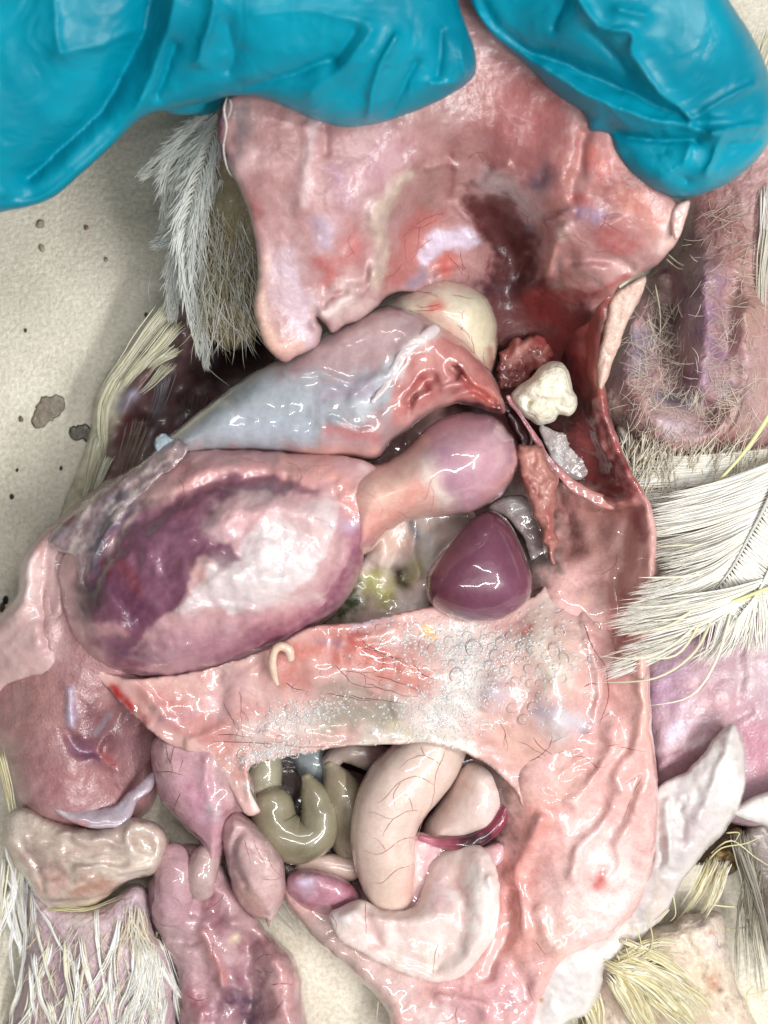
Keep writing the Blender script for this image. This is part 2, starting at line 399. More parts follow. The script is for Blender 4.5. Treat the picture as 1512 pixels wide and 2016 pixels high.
board = mesh_obj('dissection_board', V, [np.array([(4, 5, 6, 7), (3, 2, 1, 0), (0, 1, 5, 4), (1, 2, 6, 5), (2, 3, 7, 6), (3, 0, 4, 7)])], M_board, smooth=False)
tag(board, kind='structure')
M_stain = tissue('damp_stain', rough=.35, coat=.3, crough=.2, sss=0, b1=(400, .0003), b2=(1500, .0002), mottle=.2)
for nm, ol, c in (('wet_spot', [(63, 830), (72, 800), (95, 780), (124, 782), (126, 805), (110, 825), (88, 840), (66, 842)], '#857a6c'),
                  ('wet_spot', [(132, 848), (150, 838), (178, 838), (182, 862), (160, 870), (138, 864)], '#5c574b')):
    relief(nm, ol, 2.2, c, M_stain, board, edge=5, drop=1, under=.5, nz=(.2, 10), h=4, floor=.4, ol=(6, 16), cols=blotches(14, (50, 770, 190, 880), 1, 20, 9, ['#9a8f80', '#6e6557'], .5, 44))
CRL = ['grey brown crumb on the board just below the glove, upper of two', 'grey brown crumb on the board just below the glove, lower of two', 'reddish crumb alone on the board between glove and feathers', 'tiny black crumb on the board above the two wet spots', 'pale grey crumb on the board left of the hanging plume', 'tiny black crumb at the left board edge below the wet spots', 'small black crumb at the left board edge above the skin roll', 'tiny dark crumb just below the darker wet spot', 'black seed shaped crumb at the left picture edge beside the skin roll', 'brown crumb at the left picture edge beside the black seed shaped one', 'grey crumb left of the larger wet spot', 'dark crumb beside the wing feathers below the plume']
M_crumbd = tissue('dry_dark_crumb', rough=.7, coat=.1, sss=0, mottle=.3)
for i, (x, y, r, c) in enumerate([(80, 440, 9, '#8d8577'), (82, 488, 8, '#8f8878'), (168, 448, 5, '#7a5a48'), (50, 651, 4, '#2b2622'), (208, 512, 5, '#8d8a84'), (33, 925, 4, '#26221e'),
                                  (24, 978, 5, '#241f1b'), (121, 920, 4, '#3a342c'), (11, 1180, 9, '#171513'), (5, 1196, 8, '#4a3a2c'), (40, 825, 6, '#6a6355'), (288, 620, 5, '#4c463c')]):
    k = 9; a = np.arange(k)/k*6.283; rr = r*(1+.35*rng.rand(k)-.15)
    R = relief('crumb', list(zip(x+rr*np.cos(a)*.8, y+rr*np.sin(a)*1.1)), 6+r*.4, c, M_crumbd, None, edge=r*.7, drop=4+r*.3, under=2, nz=(2, 5), h=max(1.5, r/4), seed=i, floor=.5)
    tag(R.o, CRL[i], 'crumb', 'loose crumbs on the board')

# ------------------------------------------------------------------ the bird
bird = empty('bird_carcass', 800, 1300, 0, 'opened white feathered bird carcass lying on its back with its organs exposed', 'carcass')
# -- main cavity wall: a bowl with a raised right rim
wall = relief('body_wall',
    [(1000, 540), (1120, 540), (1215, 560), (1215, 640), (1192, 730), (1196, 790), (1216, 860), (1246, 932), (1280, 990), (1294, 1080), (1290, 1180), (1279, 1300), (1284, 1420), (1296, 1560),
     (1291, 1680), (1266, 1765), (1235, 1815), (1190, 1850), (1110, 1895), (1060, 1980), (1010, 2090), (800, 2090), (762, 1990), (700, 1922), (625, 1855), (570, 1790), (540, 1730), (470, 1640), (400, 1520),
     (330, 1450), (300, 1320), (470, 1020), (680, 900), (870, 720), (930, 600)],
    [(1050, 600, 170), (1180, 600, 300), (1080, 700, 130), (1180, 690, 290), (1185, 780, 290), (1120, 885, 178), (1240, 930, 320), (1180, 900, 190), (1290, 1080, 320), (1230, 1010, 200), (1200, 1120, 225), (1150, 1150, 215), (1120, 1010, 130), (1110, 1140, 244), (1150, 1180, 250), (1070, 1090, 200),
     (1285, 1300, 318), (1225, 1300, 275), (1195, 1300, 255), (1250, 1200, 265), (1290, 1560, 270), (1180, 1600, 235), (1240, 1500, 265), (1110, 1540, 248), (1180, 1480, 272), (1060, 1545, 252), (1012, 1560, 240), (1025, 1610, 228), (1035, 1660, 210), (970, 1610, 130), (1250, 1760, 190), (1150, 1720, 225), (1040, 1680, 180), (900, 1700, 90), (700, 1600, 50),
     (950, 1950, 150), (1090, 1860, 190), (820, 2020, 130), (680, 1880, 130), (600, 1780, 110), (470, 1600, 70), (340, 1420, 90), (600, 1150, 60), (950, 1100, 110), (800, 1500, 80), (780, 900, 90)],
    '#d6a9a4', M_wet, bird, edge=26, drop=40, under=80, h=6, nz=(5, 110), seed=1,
    feats=[([(1225, 1560), (1170, 1640), (1120, 1720)], 14, 16), ([(1265, 1560), (1230, 1650), (1210, 1740)], 12, 12), ([(1060, 1620), (1020, 1720), (1030, 1830)], 16, 20),
           ([(1285, 1100), (1262, 1250), (1268, 1420), (1215, 1540)], 16, 14), ([(1060, 1800), (1090, 1870)], 14, 12), ([(1190, 1725)], 22, 12),
           ([(1110, 940), (1200, 990), (1240, 985)], 12, 34), ([(1190, 590), (1176, 660), (1172, 730), (1190, 800), (1225, 880), (1245, 930)], 13, 26), ([(1165, 790), (1180, 860), (1215, 950)], 10, 18), ([(1080, 930), (1130, 1080)], 16, -20), ([(1240, 1000), (1225, 1130), (1205, 1300)], 18, -24), ([(1130, 1580), (1190, 1500), (1210, 1440)], 14, 14),
           ([(1010, 1900), (1040, 1960)], 16, -14), ([(860, 1960), (960, 1990)], 14, 14), ([(1010, 1760), (1000, 1850), (960, 1920)], 12, -16)],
    cols=blotches(60, (1080, 1450, 1290, 1850), 2.1, 90, 12, ['#e2beb6', '#c98880', '#e6d0c8', '#d59a92'], .45, 1)+blotches(40, (1150, 1000, 1290, 1450), 1.6, 90, 9, ['#e0b4a8', '#c07a74', '#d8a098'], .4, 2)+blotches(40, (1000, 560, 1220, 950), 1.8, 50, 9, ['#8a3436', '#b8645e', '#240a0c', '#6a2226'], .6, 3)+[('#3d1013', 'area', [(930, 560), (1200, 560), (1190, 700), (1180, 800), (1230, 930), (1260, 1000), (1210, 1000), (1120, 960), (1040, 990), (880, 800)], 22, .95),
          ('#7e2f31', [(1130, 600), (1150, 680), (1140, 740)], 26, .8), ('#8e3a3a', [(1190, 780), (1220, 880), (1255, 960)], 22, .9), ('#b0605a', [(1180, 590), (1165, 680), (1180, 770)], 18, .9),
          ('#a25250', [(1150, 860), (1180, 940), (1230, 990)], 26, .7), ('#5d1b1f', [(1190, 930), (1215, 970)], 26, .8),
          ('#c98a80', [(1120, 990), (1200, 1010), (1250, 1000)], 22, .7), ('#7d4a46', [(1110, 1000), (1140, 1080)], 28, .7), ('#b5837c', [(1200, 1050), (1210, 1150)], 40, .6), ('#93484a', [(1255, 1010), (1262, 1060)], 12, .8),
          ('#e2b0a6', [(1265, 1100), (1250, 1250), (1265, 1420)], 22, .8), ('#c98a84', [(1225, 1180), (1205, 1300), (1200, 1380)], 18, .75), ('#e0b1a2', [(1280, 1250), (1284, 1450)], 16, .7),
          ('#e0aea8', [(1230, 1500), (1180, 1600), (1100, 1700)], 60, .8), ('#e6c6c2', [(1180, 1680), (1140, 1780)], 70, .9), ('#e8d2ce', [(1230, 1720), (1180, 1810)], 36, .8), ('#c4524c', [(1190, 1722), (1180, 1742)], 14, .8),
          ('#cf8a82', [(1060, 1620), (1010, 1750), (1030, 1850)], 36, .8), ('#d9a79d', [(1050, 1830), (1080, 1880)], 40, .7), ('#e3cfc4', [(1140, 1800), (1100, 1850)], 26, .6),
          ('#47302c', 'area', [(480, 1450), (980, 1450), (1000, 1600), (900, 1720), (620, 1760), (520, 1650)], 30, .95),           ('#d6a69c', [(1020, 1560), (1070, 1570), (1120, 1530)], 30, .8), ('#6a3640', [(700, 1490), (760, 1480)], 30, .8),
          ('#9a8f86', [(560, 1790), (640, 1860), (760, 1985)], 22, .8), ('#b9a29d', [(640, 1810), (720, 1890), (800, 1960)], 26, .7), ('#cf9ca2', [(900, 1990), (1000, 1970)], 60, .8), ('#e0d3ce', [(850, 2010)], 40, .6),
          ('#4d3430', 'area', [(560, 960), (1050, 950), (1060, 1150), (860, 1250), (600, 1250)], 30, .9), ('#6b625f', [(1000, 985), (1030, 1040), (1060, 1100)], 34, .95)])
# -- liver behind the breast
liver = relief('liver',
    [(304, 884), (345, 846), (420, 788), (480, 744), (560, 700), (650, 648), (735, 608), (800, 606), (862, 638), (908, 668), (950, 712), (985, 768), (996, 812), (965, 812), (905, 796), (850, 812), (800, 850), (768, 874), (742, 905),
     (690, 903), (620, 906), (560, 893), (470, 890), (390, 896), (330, 905)],
    [(320, 885, 330), (450, 820, 365), (560, 760, 385), (650, 720, 395), (750, 690, 405), (850, 690, 405), (930, 750, 395), (980, 800, 375), (600, 860, 372), (700, 860, 378), (800, 780, 400), (850, 800, 392), (480, 870, 352)],
    '#a88b8d', M_smooth, bird, edge=55, drop=75, under=120, h=5, nz=(4, 60), seed=2,
    feats=[([(855, 655), (800, 690), (770, 730), (700, 780)], 13, 9), ([(560, 735), (640, 740), (700, 760), (760, 735)], 10, 5), ([(800, 790), (830, 760), (850, 745)], 7, -16), ([(895, 720), (930, 765), (985, 800)], 9, -20),
           ([(905, 735), (950, 770)], 10, 10), ([(880, 790), (920, 770), (975, 795)], 8, -14), ([(800, 830), (810, 790), (835, 770)], 7, -14), ([(650, 830), (690, 845), (750, 850)], 9, 5), ([(870, 760), (905, 752)], 8, 10)],
    cols=blotches(40, (400, 620, 800, 880), -.55, 80, 7, ['#c2b8ba', '#8d7f86', '#b0a4a8'], .35, 8, .15)+[('#9aa3a9', 'area', [(330, 890), (430, 790), (540, 730), (660, 735), (780, 730), (760, 800), (640, 840), (600, 885), (420, 885)], 20, .9), ('#aab0bd', [(470, 840), (580, 850)], 40, .6), ('#7d8584', [(400, 800), (480, 760)], 30, .7),
          ('#a3878c', [(700, 650), (600, 710)], 36, .6), ('#c7a9a8', [(690, 660), (760, 640), (620, 690)], 16, .5), ('#b4706b', 'area', [(780, 720), (850, 650), (910, 670), (955, 715), (995, 810), (900, 790), (840, 810), (780, 840), (770, 770)], 10, .9),
          ('#c48a83', [(850, 690), (900, 720)], 26, .6), ('#dcd0cd', [(853, 655), (800, 686), (775, 725)], 11, .95), ('#c9cdd3', [(770, 730), (740, 760), (720, 800)], 20, .8), ('#9c8798', [(640, 780), (720, 760)], 26, .6),
          ('#7c1f22', [(900, 725), (935, 770), (985, 800)], 9, .95), ('#3a0c10', [(905, 795), (950, 800), (985, 806)], 8, .95), ('#c26a60', [(930, 755), (965, 785)], 10, .8), ('#8c2f2e', [(812, 760), (835, 745), (845, 775)], 8, .8), ('#74201f', [(808, 800), (820, 780)], 6, .9),
          ('#c0908c', [(790, 830), (850, 800), (880, 780)], 10, .9), ('#b6696a', [(650, 845), (740, 860)], 14, .6), ('#cf9c93', [(600, 892), (740, 890)], 12, .8), ('#bfbcb2', [(330, 880), (400, 810), (440, 790)], 9, .7), ('#4a1417', [(893, 722), (905, 735), (900, 748)], 5, .9)])
tube('fat_strip', [(858, 648, 398, 8), (840, 662, 408, 12), (812, 680, 412, 9), (792, 700, 411, 10), (775, 730, 408, 9), (757, 762, 404, 7), (735, 790, 400, 4)], '#c9babb', M_fat, bird, nz=6, flat=.35, seed=5)
film = relief('membrane_tag', [(303, 876), (308, 858), (325, 855), (340, 864), (352, 868), (330, 895), (312, 905)], [(320, 870, 332)], '#8f9ca4', M_skin, bird, edge=5, drop=3, under=2, nz=(4, 15), h=4)
# -- pale round organ behind the liver
ball = relief('pale_round_organ', [(735, 610), (765, 580), (810, 560), (860, 551), (915, 557), (955, 582), (976, 625), (980, 670), (975, 715), (962, 745), (930, 740), (860, 690), (790, 650)],
    [(760, 600, 350), (860, 620, 372), (920, 620, 372), (940, 680, 350), (820, 590, 365), (900, 700, 345)], '#d2c9b3', M_smooth, bird, edge=75, drop=120, under=90, h=5, nz=(2, 40), seed=3,
    cols=[('#c9a79f', [(750, 600), (830, 565)], 26, .8), ('#cf968c', [(870, 605), (840, 625)], 16, .7), ('#c4433c', [(868, 604), (850, 606)], 9, .6), ('#d8b1a6', [(880, 640), (900, 660)], 22, .8), ('#d3c8a8', [(945, 620), (950, 680)], 26, .6), ('#b98480', [(900, 690), (950, 720)], 16, .8), ('#a9605a', [(965, 690), (972, 730)], 8, .7)])
V_ = []
for s in ((868, 600, 3.0), (862, 608, 2.6), (905, 650, -.8), (900, 640, .5), (770, 590, -.3), (820, 572, .2), (930, 660, 1.8), (955, 690, 2.0), (890, 580, .4)): branch(s[0], s[1], s[2], 46, 1.5, 2, V_)
veins('vessel_network', ball.z, V_, '#a63a35', M_vein, ball.o, poly=ball.poly)
# -- gizzard with its fat
giz = relief('gizzard',
    [(118, 1110), (150, 1045), (205, 980), (262, 938), (310, 906), (400, 884), (500, 886), (600, 893), (690, 900), (752, 930), (758, 1000), (722, 1080), (700, 1150), (655, 1215), (570, 1268), (455, 1312), (350, 1334), (262, 1330), (185, 1300), (140, 1240), (120, 1170)],
    [(140, 1150, 300), (220, 1010, 330), (320, 960, 365), (480, 920, 385), (640, 930, 395), (730, 970, 390), (300, 1120, 390), (420, 1110, 420), (560, 1080, 432), (660, 1100, 405), (520, 1200, 395), (400, 1260, 365), (260, 1260, 345), (200, 1180, 350), (640, 1180, 370)],
    '#c29a9c', M_fat, bird, edge=95, drop=[(120, 1170, 50), (205, 980, 45), (310, 906, 60), (500, 886, 70), (690, 900, 40), (758, 1000, 40), (700, 1150, 150), (570, 1268, 170), (400, 1325, 140), (262, 1330, 110), (160, 1270, 70), (450, 1100, 100)], under=120, h=4.5, nz=(11, 80), seed=4,
    feats=[([(440, 1020), (520, 1000), (620, 1010)], 28, 20), ([(410, 1115), (480, 1145), (560, 1150)], 26, 20), ([(360, 1205), (430, 1190), (500, 1195)], 12, 9), ([(220, 1080), (260, 1040), (330, 1000), (420, 950), (560, 950)], 16, -14),
           ([(330, 1220), (380, 1180), (440, 1150)], 26, 10), ([(190, 1230), (230, 1240)], 24, 14), ([(340, 1000), (400, 920), (520, 905)], 22, 10), ([(260, 1005), (215, 1080), (200, 1140)], 9, -9), ([(240, 1010), (190, 1080), (175, 1150)], 7, 7), ([(300, 1280), (420, 1265), (520, 1230)], 12, 6),
           ([(260, 1050), (290, 1100), (330, 1150)], 10, 6), ([(660, 980), (690, 1030), (660, 1110)], 14, -8)],
    cols=blotches(50, (180, 1000, 380, 1280), 2.2, 40, 8, ['#8d6478', '#5a2f46', '#a07a8a'], .4, 5)+blotches(60, (400, 900, 720, 1260), .3, 50, 9, ['#e0c4c0', '#c98f8e', '#e8e0de'], .35, 6)+blotches(46, (130, 920, 300, 1160), 2.25, 70, 4, ['#b9aca8', '#4a4650', '#8d868c', '#c9b8b0'], .6, 7, .2)+[('#73445a', 'area', [(170, 1130), (200, 1050), (270, 990), (330, 975), (430, 940), (490, 938), (560, 940), (625, 962), (570, 974), (490, 968), (425, 1000), (415, 1050), (455, 1080), (472, 1105), (440, 1116), (405, 1092), (380, 1110), (374, 1160), (340, 1200), (290, 1240), (240, 1300), (180, 1290), (160, 1210)], 5, .94),
          ('#5a2f46', [(230, 1160), (270, 1200), (230, 1270)], 30, .8), ('#8b5f74', [(330, 1060), (300, 1120)], 40, .6), ('#7a3238', [(225, 1100), (255, 1130), (270, 1160)], 12, .6), ('#633247', [(330, 1010), (450, 950)], 18, .6),
          ('#d2c4c5', 'area', [(405, 1105), (440, 1122), (482, 1112), (470, 1080), (500, 1030), (560, 1000), (665, 990), (655, 1060), (615, 1130), (545, 1190), (480, 1205), (420, 1195), (370, 1215), (345, 1205), (372, 1175), (392, 1150)], 3.5, .92),
          ('#d7aeb0', [(440, 1020), (520, 1000), (600, 1010)], 30, .75), ('#cdb0b8', [(420, 1040), (470, 1060)], 18, .5), ('#d9cfce', [(420, 1130), (520, 1140), (590, 1130)], 26, .6), ('#d2b0ae', [(600, 1040), (660, 1080)], 20, .6), ('#cfa8a8', [(480, 1225), (560, 1190)], 18, .6), ('#caa4a8', [(360, 1220), (420, 1180)], 14, .5), ('#d9a99c', [(388, 1120), (395, 1140)], 12, .5),
          ('#a87c88', [(330, 1265), (430, 1250), (520, 1225)], 30, .75), ('#d4a09c', [(500, 1250), (580, 1220)], 22, .8), ('#9a5f74', [(715, 1040), (692, 1130), (640, 1195), (550, 1250), (440, 1300)], 34, .95), ('#7c485e', [(600, 1245), (440, 1300), (300, 1318), (200, 1290)], 26, .85), ('#9d7080', [(300, 1300), (400, 1290)], 22, .6),
          ('#c58f8e', [(330, 950), (430, 905), (520, 905), (620, 920), (700, 970)], 32, .85), ('#d69c94', [(560, 915), (660, 940), (700, 1000)], 22, .7), ('#b8a8c0', [(690, 1035)], 18, .6), ('#a9797c', [(420, 890), (520, 888)], 10, .6), ('#c9a8a0', [(330, 965), (290, 985)], 26, .6),
          ('#6c6a74', [(300, 925), (230, 1000), (175, 1090)], 26, .85), ('#45424e', [(245, 990), (200, 1060), (190, 1120)], 10, .8), ('#c2b3ac', [(300, 935), (250, 985), (225, 1020)], 7, .85), ('#b7a19c', [(270, 1000), (225, 1070), (210, 1120)], 6, .7), ('#5a4048', [(165, 1130), (160, 1200), (190, 1180)], 22, .75), ('#3f3238', [(185, 1160), (190, 1190)], 14, .7),
          ('#c59a98', [(150, 1090), (132, 1160)], 16, .7), ('#b98d92', [(185, 1232), (230, 1245)], 18, .8), ('#bb9492', [(150, 1250), (200, 1300)], 18, .7), ('#593a4c', [(240, 1280), (290, 1290)], 24, .6), ('#b08c96', [(380, 1300), (300, 1310)], 14, .5), ('#722128', [(205, 1105), (215, 1130)], 8, .6)])
V_ = []
for s in ((760, 1000, 2.9), (650, 915, 3.3), (470, 900, .3), (560, 905, .4), (700, 1090, 1.9), (360, 950, 1.4), (600, 1015, .3), (350, 940, 1.2)): branch(s[0], s[1], s[2], 60, .9, 2, V_)
veins('vessel_network', giz.z, V_, '#a5645f', M_vein, giz.o, poly=giz.poly)
# -- glandular stomach: smooth thick tube joining the gizzard
prov = relief('glandular_stomach',
    [(660, 960), (700, 925), (765, 905), (805, 878), (850, 834), (905, 812), (958, 814), (998, 842), (1018, 888), (1012, 938), (978, 984), (925, 1008), (862, 1018), (808, 1027), (765, 1048), (735, 1082), (700, 1090), (672, 1040)],
    [(680, 1000, 402), (740, 985, 412), (800, 945, 425), (860, 915, 438), (930, 900, 445), (990, 900, 425), (820, 1000, 405), (720, 1060, 395), (900, 840, 425), (940, 980, 415)],
    '#d5a79d', M_smooth, bird, edge=78, drop=115, under=90, h=5, nz=(2, 60), seed=6,
    feats=[([(690, 960), (700, 1040)], 20, -6)],
    cols=[('#b78c9b', 'area', [(840, 850), (900, 800), (980, 800), (1030, 890), (1000, 980), (930, 1010), (880, 990), (850, 930)], 16, .92), ('#c69ba2', [(930, 870), (980, 900)], 34, .6), ('#a67e92', [(880, 890), (900, 960)], 20, .5), ('#c08a86', [(960, 985), (1010, 930)], 14, .7),
          ('#e4d2ca', [(842, 905), (848, 945), (880, 985)], 17, .85), ('#e2bba9', [(760, 960), (800, 920)], 34, .7), ('#d69488', [(830, 960), (790, 1000), (720, 1050)], 20, .7), ('#c9938c', [(690, 960), (670, 1010)], 16, .5), ('#b57c86', [(720, 1070)], 22, .7), ('#dfae9f', [(740, 930)], 22, .6)])
V_ = []
for s in ((835, 985, -1.0), (760, 1040, -.2), (720, 970, .4), (850, 955, .9), (780, 1005, 0.3), (730, 1065, -.6)): branch(s[0], s[1], s[2], 55, .8, 2, V_)
veins('vessel_network', prov.z, V_, '#b0605c', M_vein, prov.o, poly=prov.poly)
# -- purple lobe
lobe = relief('purple_lobe', [(838, 1152), (845, 1120), (878, 1072), (925, 1024), (963, 1006), (998, 1022), (1028, 1078), (1048, 1140), (1042, 1178), (1004, 1212), (950, 1226), (892, 1216), (850, 1190)],
    [(945, 1130, 372), (900, 1140, 362), (990, 1140, 362), (960, 1040, 342), (950, 1200, 352)], '#6e4052', M_smooth, bird, edge=72, drop=74, under=60, h=4, nz=(1, 50), seed=7, ol=(1, 40),
    cols=[('#5d2c38', [(860, 1150), (880, 1180)], 30, .85), ('#7c4c62', [(970, 1100), (990, 1160)], 34, .6), ('#5f3048', [(945, 1030), (900, 1070)], 24, .6), ('#6a3a54', [(920, 1208), (1010, 1200)], 14, .7)])
# -- bile-stained tissue in the gap
bile = relief('bile_stained_tissue', [(610, 1242), (660, 1180), (700, 1120), (735, 1050), (790, 1010), (860, 1000), (930, 1005), (935, 1060), (870, 1120), (850, 1190), (860, 1230), (780, 1232), (700, 1245)],
    [(640, 1220, 195), (700, 1160, 205), (760, 1100, 225), (790, 1140, 195), (820, 1050, 225), (880, 1040, 215), (810, 1190, 220), (740, 1190, 215), (850, 1130, 200)], '#c9b6ad', M_film, bird, edge=20, drop=20, under=80, h=5, nz=(4, 60), seed=8,
    feats=[([(790, 1140), (795, 1150)], 18, -28), ([(755, 1050), (750, 1110)], 16, 14), ([(822, 1020), (815, 1080), (825, 1130)], 10, 12)],
    cols=[('#2f3a1c', [(650, 1215), (690, 1190), (700, 1165)], 34, .97), ('#8d8d48', [(735, 1140), (755, 1180)], 22, .85), ('#b0b070', [(760, 1170), (830, 1120)], 16, .6), ('#a8a87c', [(812, 1110)], 14, .6), ('#33250f', [(788, 1132), (795, 1150)], 15, .95), ('#c2a294', [(780, 1070), (760, 1040)], 24, .8), ('#cdb0a2', [(745, 1080)], 14, .7),
          ('#dcdad5', [(800, 1190), (835, 1178)], 20, .85), ('#d4d2cd', [(840, 1060), (850, 1110)], 16, .8), ('#6a7079', [(812, 1035), (822, 1058)], 9, .85), ('#c7b2ac', [(880, 1030)], 22, .7), ('#6f7458', [(700, 1225)], 12, .7)])

conn = relief('connective_membrane', [(95, 1062), (140, 1010), (200, 962), (262, 920), (310, 885), (345, 862), (370, 880), (350, 915), (300, 950), (255, 1000), (215, 1060), (190, 1120), (160, 1150), (150, 1100), (120, 1085)],
    [(120, 1060, 278), (200, 985, 304), (290, 925, 340), (345, 880, 346), (240, 1000, 330), (190, 1090, 322), (165, 1130, 312)], '#9a8488', M_wet, bird, edge=18, drop=[(95, 1062, 14), (200, 962, 40), (310, 885, 26), (370, 880, 10), (300, 950, 4), (215, 1060, 4), (160, 1150, 4)], under=10, h=4, nz=(9, 34), seed=41, ol=(4, 30),
    cols=[('#5c5962', [(290, 930), (220, 1000), (185, 1080)], 18, .8), ('#6a2c34', [(130, 1030), (200, 970), (270, 920)], 8, .8), ('#b89c98', [(330, 890), (260, 960)], 10, .7)]+blotches(70, (110, 880, 350, 1140), 2.3, 70, 4, ['#c9bcb6', '#3f3c48', '#8d868c', '#d0c0b6', '#7a5a60'], .7, 42, .15))
# -- fluid-covered membrane across the belly
mem = relief('belly_membrane',
    [(188, 1318), (260, 1335), (400, 1318), (520, 1280), (610, 1236), (700, 1226), (780, 1208), (845, 1195), (880, 1185), (960, 1190), (1040, 1178), (1075, 1150), (1115, 1128), (1160, 1170), (1205, 1250), (1225, 1350), (1205, 1450), (1150, 1530), (1125, 1580), (1110, 1640), (1085, 1680), (1060, 1672),
     (1046, 1640), (1034, 1600), (1010, 1552), (962, 1508), (905, 1478), (830, 1462), (790, 1466), (720, 1468), (640, 1476), (560, 1492), (500, 1505), (490, 1530), (505, 1580), (512, 1600), (480, 1600), (440, 1530), (400, 1490), (330, 1465), (285, 1430), (235, 1380), (200, 1345)],
    [(200, 1340, 235), (350, 1350, 258), (450, 1380, 262), (540, 1310, 292), (650, 1290, 300), (750, 1300, 300), (850, 1290, 290), (760, 1400, 285), (600, 1430, 265), (900, 1400, 282), (1000, 1300, 280), (1100, 1250, 275), (1150, 1350, 278), (1200, 1350, 250), (1100, 1450, 268), (1150, 1520, 235), (1180, 1250, 250), (1070, 1555, 225), (960, 1230, 258), (700, 1460, 255), (880, 1465, 262), (500, 1550, 235), (380, 1460, 245), (1090, 1150, 225), (1140, 1160, 215), (1000, 1520, 240), (1030, 1570, 242), (1060, 1600, 236), (1060, 1660, 208), (1085, 1680, 195), (1110, 1620, 215)],
    '#cfa6a0', M_film, bird, edge=6, drop=4, under=4, h=5, nz=(3, 80), seed=9,
    feats=[([(620, 1330), (740, 1310), (830, 1330)], 34, 10), ([(1060, 1260), (1090, 1310)], 40, 18), ([(975, 1365)], 32, 16), ([(1095, 1420)], 48, 26), ([(1100, 1350)], 30, 10), ([(640, 1475), (800, 1466), (900, 1480), (980, 1530)], 9, 8), ([(870, 1330), (960, 1340)], 40, 8),
           ([(260, 1340), (330, 1420)], 14, 12), ([(440, 1330), (420, 1400)], 22, -14), ([(380, 1460), (430, 1440), (560, 1450)], 12, 9), ([(480, 1500), (495, 1570)], 10, 8), ([(650, 1420), (760, 1390)], 20, -8), ([(1150, 1200), (1180, 1340), (1165, 1430)], 12, 12), ([(700, 1260), (780, 1240)], 12, 8)],
    cols=blotches(120, (300, 1240, 1180, 1520), .2, 60, 9, ['#e2cfc8', '#c78a82', '#d8bdb4', '#b87a74', '#e4dcd4'], .35, 9)+[('#c3827c', [(300, 1370), (420, 1440), (480, 1420)], 34, .8), ('#8a3a3c', [(230, 1365), (285, 1420)], 10, .75), ('#a31f22', [(222, 1352), (258, 1392)], 8, .85), ('#c9a0a2', [(450, 1340), (440, 1400)], 34, .7), ('#dcb6ae', [(350, 1345), (300, 1340)], 14, .6), ('#b88890', [(380, 1400), (320, 1420)], 16, .6),
          ('#c27a70', [(580, 1290), (700, 1270), (780, 1320), (840, 1330)], 42, .95), ('#c4675f', [(690, 1265), (760, 1300)], 14, .6), ('#b86a62', [(560, 1330), (600, 1350)], 14, .6), ('#a2867e', [(640, 1360), (740, 1370)], 26, .7), ('#a39686', [(650, 1420), (760, 1410)], 36, .95), ('#9b8d80', [(680, 1390)], 24, .6),
          ('#dcd6d0', [(860, 1420), (930, 1330), (900, 1270)], 52, .75), ('#d9d4c4', [(1060, 1260), (1090, 1320)], 40, .8), ('#dccdc3', [(1100, 1160), (1080, 1200)], 26, .7), ('#bdb6c6', [(975, 1368)], 24, .8), ('#b9b4c2', [(1070, 1400), (1150, 1430)], 20, .7), ('#cfcace', [(1100, 1430)], 28, .8), ('#d6a99c', [(980, 1430), (1040, 1480), (1060, 1500)], 36, .85), ('#d0b0a6', [(1010, 1320), (1130, 1240)], 26, .6),
          ('#e0b060', [(838, 1244), (850, 1250)], 12, .8), ('#d9d06a', [(825, 1452), (770, 1425)], 9, .7), ('#e2ddcf', [(720, 1455), (850, 1455), (930, 1475)], 14, .75), ('#d0a8a0', [(520, 1470), (640, 1470)], 12, .8), ('#d5c9c3', [(480, 1440), (600, 1420)], 22, .6), ('#e6dcd4', [(490, 1545), (505, 1590)], 9, .9), ('#c4524a', [(1030, 1245), (1045, 1238)], 9, .8),
          ('#d9a9a4', [(1160, 1220), (1185, 1320)], 16, .7), ('#c8888a', [(1180, 1380), (1165, 1440)], 10, .6), ('#cf8f86', [(1090, 1510), (1130, 1490)], 14, .8), ('#c89088', [(440, 1480), (470, 1520)], 18, .6), ('#8d7c8c', [(630, 1262), (670, 1270)], 10, .5), ('#b2a8b8', [(760, 1212), (700, 1232)], 9, .7), ('#a0958a', [(640, 1410), (700, 1395), (780, 1400)], 26, .85), ('#c9bcb2', [(720, 1440), (840, 1440)], 18, .7), ('#dba9a2', [(1040, 1580), (1060, 1660), (1050, 1720)], 40, .9)])
V_ = [([(710, 1258), (730, 1275), (760, 1290), (800, 1300)], 1.7), ([(660, 1310), (680, 1330), (700, 1350), (760, 1355)], 1.4), ([(740, 1330), (790, 1345), (850, 1370)], 1.5), ([(720, 1345), (780, 1365), (830, 1375)], 1.3), ([(690, 1370), (740, 1378), (800, 1385)], 1.3), ([(815, 1310), (835, 1330), (860, 1340)], 1.5),
      ([(640, 1365), (700, 1376), (740, 1380)], 1.4), ([(420, 1460), (500, 1462), (600, 1470), (700, 1468)], 1.3), ([(430, 1445), (490, 1450)], 1.3), ([(1150, 1230), (1170, 1280), (1192, 1310), (1195, 1340)], 1.8), ([(1150, 1352), (1165, 1345), (1178, 1350)], 1.8), ([(1085, 1500), (1110, 1495), (1125, 1500)], 2.0), ([(1050, 1450), (1075, 1480), (1120, 1500)], 1.4), ([(1100, 1480), (1112, 1500)], 1.4), ([(565, 1345), (580, 1355), (600, 1360)], 1.9), ([(833, 1195), (838, 1215), (845, 1225)], 1.7)]
